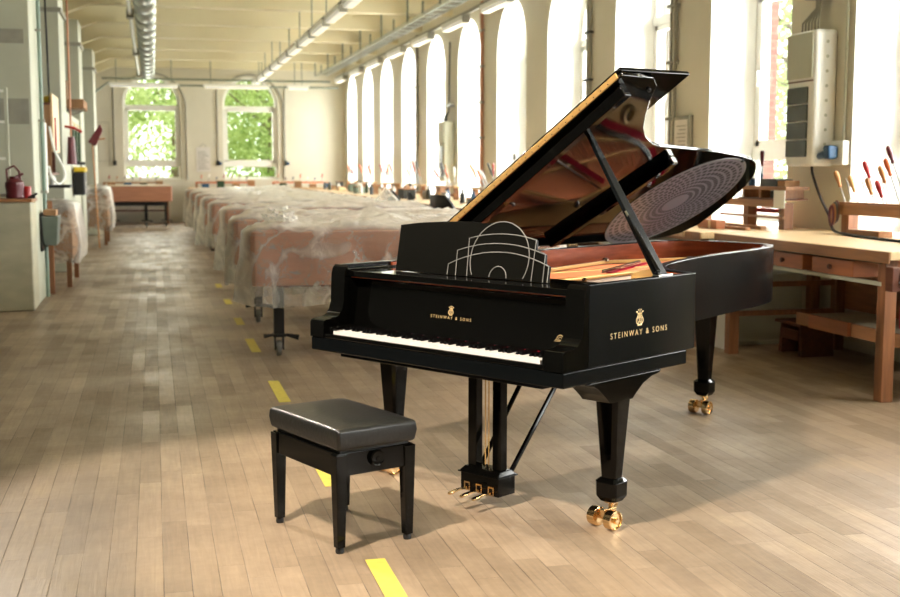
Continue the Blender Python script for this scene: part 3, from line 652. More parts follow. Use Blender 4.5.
for i in range(len(af)*2-2):
    t_ = i/2; a = Vector(af[int(t_)]); b = Vector(af[min(len(af)-1, int(t_)+1)]); p = a+(b-a)*(t_-int(t_)); d = (b-a).normalized() if (b-a).length else Vector((0, 1)); n_ = Vector((-d.y, d.x))
    for o_ in (.036, .052): q_ = p+n_*o_; bd_.lathe([(.008, .955), (.008, .978), (.003, .982)], (q_.x, q_.y, 0), 7)
for i in range(34):
    t_ = i/33; bd_.lathe([(.007, .967), (.007, .980), (.003, .984)], (-.20-.25*t_, 1.5+.7*t_, 0), 7)
o = P('agraffe_pins', bd_, M['chrome'], piano); o['kind'] = 'stuff'
P('bass_felt', strip([(-.62, .86), (-.25, .92), (.0, .96)], .07, .967, .973), M['redfelt'], piano, label='red felt strip across the bass strings')
P('tenor_felt', strip([(-.2, .86), (.1, .87), (.30, .85)], .02, .95, .957), M['redfelt'], piano, label='red felt strip across the tenor strings')
dm = MB()
for i in range(66):
    u = -.66+.0182*i; dm.box(u-.0045, u+.0045, .665, .715, .957, .992)
o = P('dampers', dm, M['blackm'], piano); o['kind'] = 'stuff'
df = MB()
for i in range(66):
    u = -.66+.0182*i; df.box(u-.005, u+.005, .655, .725, .9485, .9565)
o = P('damper_felts', df, M['blackm'], piano); o['kind'] = 'stuff'
P('bass_bridge', strip([(-.55, 2.35), (-.35, 2.5), (-.1, 2.56)], .035, .877, .960), M['mahog'], piano)
P('lock_post', MB().lathe([(.008, .93), (.008, .972), (.012, .975), (.012, .982), (.004, .988)], (.35, .62, 0), 12), M['chrome'], piano, smooth=True)
P('lock_post', MB().lathe([(.008, .93), (.008, .985), (.012, .99), (.004, 1.0)], (-.5, 1.35, 0), 12), M['chrome'], piano, smooth=True)
for o in list(piano.children):
    if o.name.split('.')[0] in ('soundboard', 'plate', 'treble_strings', 'bass_strings', 'tuning_pins', 'treble_ledge', 'treble_bridge', 'hitch_pins', 'tail_felt', 'bass_band_felt', 'agraffe_pins', 'bass_felt', 'tenor_felt', 'dampers', 'damper_felts', 'bass_bridge'): o.location.z -= .045
for o in plate.children:
    if o.name.startswith('treble_web'): o.location.z += .062
# ---- lid
AL = math.radians(34.4)
LID = [(0, .70), (1.475, .72), (1.475, .95), (1.43, 1.03), (1.32, 1.11), (1.22, 1.2), (1.12, 1.3), (1.045, 1.41), (.99, 1.54), (.968, 1.64), (.955, 1.85), (.943, 2.05), (.93, 2.25), (.912, 2.40), (.895, 2.55), (.868, 2.71), (.83, 2.81), (.77, 2.9), (.695, 2.98), (.587, 3.04), (.45, 3.08), (.3, 3.1), (.144, 3.10), (.05, 3.02), (0, 2.85)]
lid = P('lid', MB().prism(LID, 0, .022), M['black'], piano, bevel=.004, seg=2)
lid.location = (-HW, 0, 1.028); lid.rotation_euler = (0, -AL, 0)
P('front_flap', MB().prism([(.005, .705), (1.475, .725), (1.495, 1.24), (.005, 1.21)], .026, .047), M['black'], lid, bevel=.005)
P('lid_hinge', MB().prism([(.02, .690), (1.45, .711), (1.45, .720), (.02, .6995)], .004, .032), M['hinge'], lid, bevel=.003, label='brass hinge strip along the front edge')
hp = MB()
for i in range(30): hp.lathe([(.0028, .6905), (.0028, .688)], (.06+.046*i, .00068*i, .030), 8, 'y').lathe([(.0028, .6905), (.0028, .688)], (.06+.046*i, .00068*i, .012), 8, 'y')
P('hinge_screws', hp, M['chrome'], lid)
P('lid_batten', MB().box(.04, 1.42, .75, .80, -.062, -.001), M['black'], lid, bevel=.006)
P('lid_batten', MB().prism([(.07, 1.63), (.88, 1.815), (.885, 1.865), (.072, 1.68)], -.048, -.001), M['black'], lid, bevel=.005)
P('batten_end', MB().box(.886, .891, 1.822, 1.86, -.044, -.005), M['chrome'], lid)
disc = P('ring_inlay', MB().lathe([(.46, 0), (.46, .0012)], (0, 0, 0), 64), M['disc'], lid, label='grey inlay disc of concentric rings of dark slots')
disc.location = (.425, 2.47, -.0016)
P('inlay_border', MB().ringwall([(.425+.455*math.cos(2*PI*i/64), 2.47+.46*math.sin(2*PI*i/64)) for i in range(64)], [(.425+.447*math.cos(2*PI*i/64), 2.47+.452*math.sin(2*PI*i/64)) for i in range(64)], -.003, -.0018), M['silverline'], lid)
P('lid_buffer', MB().lathe([(.008, -.012), (.010, -.001)], (1.40, 1.0, 0), 10), M['rubber'], lid)
P('lid_buffer', MB().lathe([(.008, -.012), (.010, -.001)], (.86, 2.6, 0), 10), M['rubber'], lid)
for v in (1.0, 1.9, 2.6): P('spine_hinge', MB().tube([(-HW-.004, v, 1.024), (-HW-.004, v+.09, 1.024)], .007, 8), M['brass'], piano, smooth=True)
# lid prop
f0, f1 = Vector((.70, .70, 1.0)), Vector((-HW+1.105*math.cos(AL)+.01*math.sin(AL), .86, 1.028+1.105*math.sin(AL)-.012))
d = f1-f0
def stick(a, b, w0, t0, w1, t1):
    a, b = Vector(a), Vector(b); z = (b-a).normalized(); y = Vector((0, 1, 0)); y = (y-z*y.dot(z)).normalized(); x = y.cross(z)
    vs = []
    for p, w, t in ((a, w0, t0), (b, w1, t1)): vs += [p+y*sy*w/2+x*sx*t/2 for sy, sx in ((-1, -1), (1, -1), (1, 1), (-1, 1))]
    return MB().add(vs, [(3, 2, 1, 0), (4, 5, 6, 7)]+[(i, (i+1) % 4, 4+(i+1) % 4, 4+i) for i in range(4)])
pr = P('lid_prop', stick(f0, f1, .078, .02, .030, .018), M['satin'], piano, bevel=.003)
P('short_prop', stick(f0+Vector((0, -.035, .03)), f0+d*.36+Vector((0, -.024, 0)), .028, .018, .02, .016), M['black'], pr, bevel=.003)
P('prop_hinge', MB().box(.685, .72, .645, .75, 1.005, 1.021), M['chrome'], pr, bevel=.003)
P('prop_stay', MB().tube([f0+d*.38+Vector((0, -.02, 0)), f0+d*.42+Vector((0, -.03, .01))], .007, 8), M['chrome'], pr, smooth=True)
# ---- legs
def brass_caster(parent, x, y, rz, h=.112):
    R = Matrix.Translation((x, y, 0)) @ Matrix.Rotation(rz, 4, 'Z')
    c = P('caster', MB().lathe([(.022, h), (.022, .098), (.012, .095), (.012, .06)], (0, 0, 0), 16).lathe([(.030, .100), (.030, .107)], (0, 0, 0), 16).box(-.02, .055, -.012, .012, .045, .078).tube([(.04, -.06, .041), (.04, .06, .041)], .008, 10).xf(R), M['brass'], parent, bevel=.002, label='brass caster')
    for s in (-1, 1):
        P('wheel', MB().lathe([(.012, -.022*s), (.03, -.022*s), (.040, -.018*s), (.041, 0), (.040, .018*s), (.034, .020*s), (.031, .012*s), (.013, .012*s), (.012, .026*s), (.006, .028*s)], (.04, s*.045, .041), 28, 'y').xf(R), M['brass'], c, smooth=True)
    P('brake_lever', MB().tube([(.0, .0, .075), (-.02, .01, .085), (-.03, .012, .12)], [.009, .006, .004], 8).xf(R), M['brass'], c, smooth=True)
def leg(x, y, ztop, rz, w0=.112, w1=.072):
    l = P('leg', MB().frustum((x, y), w1, w1, .205, w0, w0, ztop, .014), M['black'], piano, bevel=.003)
    P('leg_foot', MB().frustum((x, y), .078, .078, .108, .104, .104, .13, .016).frustum((x, y), .104, .104, .1301, .106, .106, .19, .016).frustum((x, y), .106, .106, .1901, .075, .075, .206, .012), M['black'], l, bevel=.002)
    brass_caster(l, x, y, rz)
    return l
l = leg(.688, .375, .535, math.radians(-96))
P('leg_bracket', MB().prism([(.12, .627), (.155, .62), (.20, .60), (.24, .57), (.27, .545), (.285, .53), (.435, .53), (.46, .55), (.51, .585), (.57, .607), (.625, .615), (.64, .627)], .60, HW-.002, 'yz'), M['black'], l, bevel=.004)
l = leg(-.60, .37, .56, math.radians(-96)); P('leg_head', MB().box(-.70, -.50, .25, .52, .56, .602), M['black'], l, bevel=.01)
l = leg(-.275, 2.64, .62, math.radians(-88)); P('leg_head', MB().prism([(2.4, .699), (2.46, .65), (2.52, .62), (2.72, .62), (2.79, .66), (2.83, .699)], -.36, -.19, 'yz'), M['black'], l, bevel=.008)
# ---- pedal lyre
ly = P('pedal_box', MB().box(-.012, .210, .215, .325, .055, .135).frustum((.099, .27), .242, .13, .1351, .242, .13, .142).frustum((.099, .27), .23, .12, .1421, .2, .08, .162), M['black'], piano, bevel=.003)
for x in (.027, .171):
    P('lyre_column', MB().box(x-.024, x+.024, .245, .290, .1621, .603), M['black'], ly, bevel=.004)
P('lyre_head', MB().box(-.03, .23, .2, .34, .585, .6025), M['black'], ly, bevel=.004)
for x in (.085, .105): P('pedal_rod', MB().tube([(x, .27, .16), (x, .27, .6)], .003, 6), M['brass'], ly)
for x, xe in ((.01, .0), (.185, .205)): P('lyre_brace', MB().tube([(x, .32, .14), (xe-.0, .72, .62)], .011, 8), M['black'], ly, smooth=True)
for i, x in enumerate((.03, .10, .17)):
    P('pedal', MB().add([(x-.006, .21, .065), (x+.006, .21, .065), (x+.008, .15, .066), (x+.012, .115, .062), (x+.008, .095, .059), (x-.008, .095, .059), (x-.012, .115, .062), (x-.008, .15, .066)]+
      [(a, b, c+.010) for a, b, c in [(x-.006, .21, .065), (x+.006, .21, .065), (x+.008, .15, .066), (x+.012, .115, .062), (x+.008, .095, .059), (x-.008, .095, .059), (x-.012, .115, .062), (x-.008, .15, .066)]],
      [tuple(range(8)), tuple(range(15, 7, -1))]+[(j, (j+1) % 8, 8+(j+1) % 8, 8+j) for j in range(8)]), M['brass'], ly, bevel=.003, label='brass pedal')
    P('pedal_guide', MB().ringwall([(x-.017, .057), (x+.017, .057), (x+.017, .097), (x-.017, .097)], [(x-.011, .063), (x+.011, .063), (x+.011, .090), (x-.011, .090)], -.2145, -.2105).xf(Matrix(((1, 0, 0, 0), (0, 0, -1, 0), (0, 1, 0, 0), (0, 0, 0, 1)))), M['brass'], ly)

# ================================================================ PIANO STOOL
stool = T('piano_stool', 'black padded leather piano stool with four tapered legs standing before the keyboard', 'stool', (.709, 4.662, 0), math.radians(111.6))
cush = MB(); nx, ny = 14, 10
def cz(i, j): 
    a = min(i, nx-i)/nx*2; b = min(j, ny-j)/ny*2; return .485+.012*min(1, a*2.2)**.5*min(1, b*2.2)**.5
vs = [(-.283+.566*i/nx, -.178+.356*j/ny, cz(i, j)) for j in range(ny+1) for i in range(nx+1)]
fs = [(j*(nx+1)+i, j*(nx+1)+i+1, (j+1)*(nx+1)+i+1, (j+1)*(nx+1)+i) for j in range(ny) for i in range(nx)]
bd = [i for i in range(nx+1)]+[(j)*(nx+1)+nx for j in range(1, ny+1)]+[ny*(nx+1)+i for i in range(nx-1, -1, -1)]+[j*(nx+1) for j in range(ny-1, 0, -1)]
n0 = len(vs); m_ = len(bd)
vs += [(vs[i][0]*1.015, vs[i][1]*1.02, .448) for i in bd]+[(vs[i][0]*.985, vs[i][1]*.98, .401) for i in bd]
fs += [(bd[(i+1) % m_], bd[i], n0+i, n0+(i+1) % m_) for i in range(m_)]+[(n0+(i+1) % m_, n0+i, n0+m_+i, n0+m_+(i+1) % m_) for i in range(m_)]+[tuple(range(n0+m_, n0+2*m_))]
cush.add(vs, fs)
c = P('cushion', cush, M['leather'], stool, bevel=.014, seg=4)
P('seat_base', MB().box(-.255, .255, -.155, .155, .3905, .4005), M['blackm'], stool)
P('apron', MB().ringwall([(-.262, -.172), (.262, -.172), (.262, .172), (-.262, .172)], [(-.24, -.15), (.24, -.15), (.24, .15), (-.24, .15)], .30, .39), M['black'], stool, bevel=.003)
P('lift_frame', MB().box(-.2, .2, -.12, .12, .33, .390), M['steel'], stool)
for sx in (-1, 1):
    for sy in (-1, 1):
        g = P('leg', MB().frustum((sx*.245, sy*.155), .034, .034, .022, .05, .05, .385), M['black'], stool, bevel=.003)
        P('foot', MB().lathe([(.015, 0), (.017, .008), (.015, .0218)], (sx*.245, sy*.155, 0), 14), M['rubber'], g)
P('height_knob', MB().lathe([(.010, -.172), (.010, -.178), (.030, -.179), (.032, -.184), (.028, -.192), (.022, -.190), (.010, -.190), (.008, -.194)], (.0, 0, 0), 24, 'y').xf(Matrix.Rotation(-PI/2, 4, 'Z') @ Matrix.Translation((0, -.09, .355))), M['black'], stool, smooth=True)
# ================================================================ WRAPPED PIANOS ON CASTER STANDS
ORD = ['nearest', 'second', 'third', 'fourth', 'fifth', 'sixth', 'seventh', 'eighth', 'ninth']
def body_outline(Lc=2.5, W=1.5):
    # x from the tail (aisle) to the keyboard end, y from the spine (near) to the treble side
    return [(.0, .05), (.04, .0), (Lc, .0), (Lc, W), (Lc-.75, W), (Lc-.95, W-.12), (Lc-1.15, W-.45), (Lc-1.5, W-.72), (.55, .72), (.2, .6), (.05, .42), (.0, .2)]
def stand_leg(x, y, ztop, par, seed):
    l = P('leg', MB().box(x-.04, x+.04, y-.035, y+.035, .17, ztop), M['blackm'], par, bevel=.004)
    c = P('caster', MB().box(x-.05, x+.05, y-.05, y+.05, .155, .18).box(x-.038, x-.026, y-.03, y+.05, .05, .155).box(x+.026, x+.038, y-.03, y+.05, .05, .155).tube([(x-.04, y+.02, .062), (x+.04, y+.02, .062)], .012, 8), M['blackm'], l, bevel=.004)
    P('wheel', MB().lathe([(.03, -.018), (.058, -.018), (.062, -.01), (.062, .01), (.058, .018), (.03, .018)], (x, y+.02, .062), 22, 'x'), M['greyrub'], c, smooth=True)
    P('brake_lever', MB().tube([(x-.12, y-.03, .165), (x-.05, y-.02, .17), (x+.06, y-.03, .17), (x+.15, y-.05, .15)], [.018, .01, .012, .022], 8), M['blackm'], c, smooth=True)
def wrapped(i, x0, y0):
    lab = 'raw brown grand piano body on black caster stand, %s in the wrapped row' % ORD[i]
    t = T('unfinished_piano', lab, 'piano', (x0, y0, 0), 0, 'piano bodies on caster stands')
    o = body_outline(); inn = offset(o, .06)
    P('rim', MB().ringwall(o, inn, .57, .985), M['rimwood'], t, bevel=.006)
    P('soundboard', MB().prism(offset(o, .061), .84, .85), M['sboard'], t)
    P('frame_beams', MB().box(.3, 2.3, .66, .74, .6, .7).box(1.0, 1.08, .1, 1.0, .6, .7).box(1.9, 1.98, .1, 1.4, .6, .7), M['dwood'], t)
    if i > 2: P('lid_board', MB().box(.9, 2.2, .15, 1.2, .99, 1.01), M['board'], t, bevel=.004)
    P('stand_frame', MB().box(.18, 2.3, .12, .17, .545, .569).box(.18, .25, .17, .55, .545, .569).box(1.6, 1.67, .17, 1.3, .545, .569), M['dwood'], t)
    stand_leg(.23, .16, .5445, t, i); stand_leg(1.3, .6, .5445, t, i); stand_leg(2.0, .16, .5445, t, i); stand_leg(1.63, 1.2, .5445, t, i)
    # the film
    hem = [.43, .40, .28, .40, .26, .34, .28, .28, .3][i]
    ho = [offset(o, -.02)]; 
    dense = []
    po_ = ho[0]; n = len(po_)
    for a in range(n):
        A, B = Vector(po_[a]), Vector(po_[(a+1) % n]); m = max(1, int((B-A).length/.06))
        for k in range(m): dense.append(A+(B-A)*k/m)
    ctr = Vector((1.25, .62)); vs = []; fs = []; m = len(dense); sd = Vector((i*7.3, i*3.1, 0)); 
    rings = [(.05, 0), (.2, 0), (.35, 0), (.5, 0), (.62, 0), (.72, 0), (.8, 0), (.87, 0), (.93, 0), (.98, 0), (1, .012), (1.004, .06), (1.01, .13), (1.015, .22), (1.02, .32), (1.03, .42), (1.035, .5), (1.04, 1)]
    for ri, (sc, dz) in enumerate(rings):
        for k, p in enumerate(dense):
            q = ctr+(p-ctr)*sc; nzv = noise.noise(Vector((q.x*2.2, q.y*2.2, 0))+sd); fine = noise.noise(Vector((q.x*7, q.y*7, dz*2))+sd)
            if dz == 0:
                bulge = .05*max(0, math.sin(q.x*2.2+i*1.3))*max(0, math.sin(q.y*2.0+i)) if sc < .93 else 0
                z = 1.018+max(-.012, (1-sc)*.10*(nzv+.35))+bulge+.06*abs(fine)*(1 if sc < .97 else .3)
            else:
                zz = min(dz, .985-hem+.03*noise.noise(Vector((k*.13, i*5., 0)))) if dz < 1 else (1.0-hem+.05*noise.noise(Vector((k*.09, i*9., 0))))
                z = 1.0-zz
                w = .02+.11*zz*(1+math.sin(k*.35+2*nzv*2))*.55+.02*fine; dr = (p-ctr).normalized(); q = p+dr*w
                if p.x < .25 and dz > .3: q.x += .03*math.sin(k*.9)
            vs.append((q.x, q.y, z))
    for r_ in range(len(rings)-1):
        for k in range(m): fs.append((r_*m+k, r_*m+(k+1) % m, (r_+1)*m+(k+1) % m, (r_+1)*m+k))
    fs.append(tuple(range(m-1, -1, -1)))
    f = P('plastic_film', MB().add(vs, fs), M['film'], None); f.location = (x0, y0, 0)
    for pl in f.data.polygons: pl.use_smooth = True
    tag(f, 'crumpled clear plastic film draped over the %s piano body of the row' % ORD[i], 'plastic film', 'plastic film over the piano bodies')
for i, (x, y) in enumerate(((.70, 9.15), (.72, 11.3), (.80, 14.2), (.78, 16.9), (.78, 19.6), (.78, 22.3), (.76, 25.1), (.74, 28.0))): wrapped(i, x, y)
# crumpled loose film on the nearest one
def crumple(name, lab, loc, r, sd, flat=.6, grp=None):
    mb = MB(); n, m = 22, 14; vs = []
    for j in range(m+1):
        for k in range(n):
            th = 2*PI*k/n; ph = PI*j/m; d = Vector((math.sin(ph)*math.cos(th), math.sin(ph)*math.sin(th), math.cos(ph)))
            q = 1+.45*noise.noise(d*2.3+Vector((sd, 0, 0)))+.25*noise.noise(d*6+Vector((sd, 3, 0)))
            vs.append((d.x*r*q, d.y*r*q, max(0, (d.z*flat+.25)*r*q)))
    fs = [(j*n+k, j*n+(k+1) % n, (j+1)*n+(k+1) % n, (j+1)*n+k) for j in range(m) for k in range(n)]
    o = P(name, mb.add(vs, fs), M['film'], None); o.location = loc
    return tag(o, lab, 'plastic film', grp)
crumple('plastic_bundle', 'small crumpled bundle of clear film on the left end of the nearest wrapped piano', (.95, 9.35, 1.06), .12, 1)
o = P('plastic_bag', MB().prism([(0, 0), (.34, .0), (.28, .07), (.16, .2), (.10, .12)], 0, .12, 'xz'), M['film'], None, bevel=.01); o.location = (2.7, 14.8, 1.05)
tag(o, 'pointed white plastic sheet end sticking up before the row of black chairs', 'plastic sheet')

# ================================================================ WORKBENCHES
def tool_handle(kind, par_loc, tilt, az, lab, grp, s=1.0):
    """chisel or screwdriver leaning in a rack; origin at the blade end"""
    hm, bm_ = kind
    t = T('hand_tool', lab, 'tool', par_loc, 0, grp)
    R = Matrix.Rotation(az, 4, 'Z') @ Matrix.Rotation(tilt, 4, 'Y')
    P('blade', MB().tube([(0, 0, 0), (0, 0, .15*s)], [.0045*s, .005*s], 8).xf(R), M['steel'], t, smooth=True)
    P('handle', MB().lathe([(.008*s, .15*s), (.013*s, .155*s), (.012*s, .18*s), (.017*s, .22*s), (.016*s, .262*s), (.008*s, .275*s)], (0, 0, 0), 12).xf(R), M[hm], t, smooth=True)
    return t
def bottle(loc, m, lab, grp, h=.2, r=.035):
    t = T('bottle', lab, 'bottle', loc, 0, grp)
    P('body', MB().lathe([(r, 0), (r, h*.6), (r*.4, h*.78), (r*.4, h*.86)], (0, 0, 0), 14), M[m], t, smooth=True); P('cap', MB().lathe([(r*.48, h*.861), (r*.48, h)], (0, 0, 0), 12), M['dgrey'], t, smooth=True)
    return t
def jar(loc, m, lab, grp, h=.11, r=.045):
    t = T('jar', lab, 'jar', loc, 0, grp); P('body', MB().lathe([(r*.9, 0), (r, .01), (r, h*.8), (r*.85, h*.85)], (0, 0, 0), 16), M[m], t, smooth=True); P('lid', MB().lathe([(r*.95, h*.851), (r*.95, h)], (0, 0, 0), 16), M['steel'], t, smooth=True); return t
ZB = .96
def bench(y0, y1, x0, lab, full=False):
    t = T('workbench', lab, 'workbench', (x0, y0, 0)); D = XW-x0-.01; Ln = y1-y0
    P('worktop', MB().box(0, D, 0, Ln, ZB-.055, ZB), M['beech'], t, bevel=.006)
    P('edge_strip', MB().box(-.012, -.0005, 0, Ln, ZB-.075, ZB-.004), M['oak'], t, bevel=.003)
    P('apron', MB().box(.03, .05, .14, Ln-.14, ZB-.085, ZB-.056), M['green'], t, label='dark green strip under the top')
    P('drawer_rail', MB().box(.035, .055, .14, Ln-.14, ZB-.225, ZB-.2), M['pil'], t)
    for x in (.04, D-.14):
        for y in (.1, Ln-.2): P('leg', MB().box(x, x+.085, y, y+.085, 0, ZB-.056), M['oakv'], t, bevel=.005)
    return t, D, Ln
t, D, Ln = bench(6.38, 8.72, 4.37, 'wooden workbench with two orange-brown drawers at the right edge, behind the piano tail')
for y in (.44, 1.06):
    d_ = P('drawer', MB().box(.028, .6, y, y+.5, ZB-.196, ZB-.09), M['drawer'], t, bevel=.004); P('knob', MB().lathe([(.012, .027), (.018, .012), (.014, .004)], (0, 0, 0), 14, 'x').xf(Matrix.Translation((-.005, y+.25, ZB-.143))), M['dwood'], d_, smooth=True)
P('stretcher', MB().box(.14, D-.14, Ln-.17, Ln-.13, .53, .57), M['oakv'], t); P('stretcher', MB().box(.14, D-.14, Ln-.17, Ln-.13, .30, .34), M['oakv'], t)
P('stretcher', MB().box(D-.1, D-.08, .2, Ln-.2, .25, .31), M['oakv'], t)
P('lower_shelf', MB().box(.45, D-.15, .02, Ln-.6, .345, .36), M['pil'], t, label='pale lower shelf'); P('shelf_edge', MB().box(.42, .4495, .02, Ln-.55, .28, .37), M['oak'], t)
o = P('wooden_board', MB().box(-.015, .015, 0, .52, 0, .1), M['drawer'], None, bevel=.004); o.location = (4.772, 7.42, .28); tag(o, 'short brown board standing on edge on the lower shelf of the near workbench', 'board')
P('back_panel', MB().box(D-.06, D-.04, .2, Ln-.2, .34, .78), M['oak'], t)
t2 = T('step_stool', 'small brown wooden step stool on the floor under the near workbench', 'step stool', (5.03, 8.42, 0), 0)
P('seat', MB().box(-.17, .17, -.2, .2, .24, .265), M['dwood'], t2, bevel=.006)
P('leg', MB().prism([(-.18, 0), (-.13, 0), (-.13, .239), (-.15, .239)], -.14, .14, 'yz'), M['dwood'], t2); P('leg', MB().prism([(.13, 0), (.18, 0), (.15, .239), (.13, .239)], -.14, .14, 'yz'), M['dwood'], t2); P('side_rail', MB().box(-.145, -.125, -.128, .128, .12, .2), M['dwood'], t2)
t3 = T('bench_vise', 'dark bench vise mounted on the near end of the right workbench', 'vise', (4.335, 6.375, .72))
P('jaw', MB().box(.0, .2, -.075, -.001, 0, .15), M['dwood'], t3, bevel=.006); P('screw_plate', MB().box(.05, .15, -.085, -.0755, .03, .12), M['steel'], t3, bevel=.004); P('handle', MB().tube([(.03, -.1, .06), (.16, -.1, .06)], .008), M['steel'], t3, smooth=True)
t3 = T('pliers', 'pliers with red and black handles hanging from the vise on the near workbench', 'pliers', (4.385, 6.25, .50))
P('jaws', MB().tube([(0, 0, .2), (0, 0, .28)], [.016, .006], 8), M['steel'], t3, smooth=True)
P('handle', MB().tube([(0, 0, .2), (0, .02, .12), (0, .015, 0)], .011, 8), M['red'], t3, smooth=True); P('handle', MB().tube([(0, 0, .2), (0, -.02, .1), (0, -.015, -.08)], .013, 8), M['rubber'], t3, smooth=True)
t4 = T('storage_cabinet', 'pale grey cabinet standing on the floor behind the near workbench', 'cabinet', (5.0, 8.95, 0))
P('body', MB().box(-.35, .3, 0, .5, 0, .62), M['pil'], t4, bevel=.01); P('door', MB().box(-.33, .28, -.018, -.001, .03, .6), M['pil'], t4, bevel=.004); P('door_knob', MB().lathe([(.008, -.035), (.012, -.0185)], (-.2, 0, .42), 10, 'y'), M['dgrey'], t4)
o = P('white_sheet_of_board', MB().box(-.012, .012, 0, .5, 0, .78), M['white'], None, bevel=.004); o.location = (4.50, 8.76, 0); tag(o, 'upright white panel between the piano tail leg and the near workbench', 'panel')
t, D, Ln = bench(8.80, 11.3, 4.28, 'second workbench from the camera along the windows, partly behind the piano lid')
# ---- bench row further along
ys = [11.35+BAY*i for i in range(8)]
BN = ['third', 'fourth', 'fifth', 'sixth', 'seventh', 'eighth', 'ninth', 'tenth', 'eleventh']
for i, y in enumerate(ys):
    bench(y, y+2.5, 3.95, '%s workbench from the camera in the row along the windows' % BN[i])
    tt = T('drawer_unit', 'brown drawer unit under the %s workbench from the camera' % BN[i], 'drawer unit', (4.12, y+.5, 0), 0, 'drawer units under the benches')
    P('body', MB().box(0, .7, 0, 1.4, .1, .72), M['dwood'], tt, bevel=.005)
    for j in range(3):
        for k2 in range(2):
            dd = P('drawer', MB().box(-.018, -.0005, .03+.7*k2, .67+.7*k2, .13+.2*j, .31+.2*j), M['drawer'] if (j+k2) % 2 else M['oak'], tt, bevel=.004); P('knob', MB().box(-.04, -.0185, .33+.7*k2, .37+.7*k2, .2+.2*j, .23+.2*j), M['dgrey'], dd)
# ---- rack on the near bench with leaning tools
def rack(x, y0, y1, lab, h=.235, beams=((.15, .235),)):
    t = T('tool_rack', lab, 'tool rack', (x, y0, ZB)); Ln = y1-y0
    for y in (.06, Ln-.16): P('post', MB().box(.0, .09, y, y+.1, 0, h-.002), M['oakv'], t, bevel=.004)
    for (a, b) in beams: P('beam', MB().box(-.012, -.0005, 0, Ln, a, b), M['oak'], t, bevel=.004)
    P('top_board', MB().box(0, .12, 0, Ln, h-.001, h+.014), M['oak'], t, bevel=.003)
    return t
rack(5.27, 6.9, 8.42, 'wooden tool rack with leaning hand tools on the near right workbench')
o = P('wooden_block', MB().box(0, .12, 0, .42, 0, .045), M['oak'], None, bevel=.004); o.location = (5.18, 7.72, ZB+.001); tag(o, 'flat wooden block lying in front of the near tool rack', 'block')
HT = [('hwood', 8.42, .22, 'light brown handle, leftmost in the near tool rack'), ('beechh', 8.24, .18, 'pale handle, second from the left in the near tool rack'), ('hwood', 8.02, .16, 'round brown handle in the middle of the near tool rack'),
      ('red', 7.98, .30, 'bright red handle standing above the middle of the near tool rack'), ('red', 7.90, .14, 'short red collar and brown grip beside the bright red handle'), ('hwood', 7.80, .26, 'long brown handle right of the red ones in the near rack'),
      ('orange', 7.70, .32, 'orange handle near the right edge of the photo'), ('maroon', 7.62, .42, 'dark red handle highest at the right edge of the photo'), ('orange', 7.45, .24, 'orange handle just past the right end of the view')]
M['beechh'] = mat('pale_handle', (206, 160, 104), .4)
for hm, y, hh, lab in HT:
    tl_ = T('hand_tool', 'chisel with ' + lab, 'tool', (5.33, y, 1.225), 0, 'hand tools in the near rack')
    R = Matrix.Rotation(math.radians(-24), 4, 'X') @ Matrix.Rotation(math.radians(-6), 4, 'Y')
    s_ = 1.25; Lb = max(.03, hh-.11)
    P('blade', MB().tube([(0, 0, -.03), (0, 0, Lb)], .005, 8).xf(R), M['steel'], tl_, smooth=True)
    P('handle', MB().lathe([(.009, Lb), (.015, Lb+.006), (.013, Lb+.03), (.021, Lb+.08), (.02, Lb+.125), (.009, Lb+.14)], (0, 0, 0), 12).xf(R), M[hm], tl_, smooth=True)
for i, y in enumerate((8.33, 8.12, 7.86)):
    o = P('steel_tool', MB().tube([(0, 0, -.03), (0, .07, .13), (0, .10, .17)], [.005, .006, .003], 8), M['steel'], smooth=True); o.location = (5.34, y, 1.225)
    tag(o, 'thin steel scriber %s in the near tool rack' % ('by the leftmost handle', 'right of the pale handle', 'among the red handles')[i], 'tool')
t = T('cord_bundle', 'bundle of brown tool cords hanging on the left post of the near tool rack', 'cord', (5.2, 8.36, 1.0))
for i in range(4): P('loop', MB().tube([(0, .03+.03*math.cos(2*PI*j/14), .10+.08*math.sin(2*PI*j/14)+.012*i) for j in range(15)], .009, 6).xf(Matrix.Translation((.015*i, 0, 0))), M[('maroon', 'hwood', 'dgrey', 'dwood')[i]], t, smooth=True)
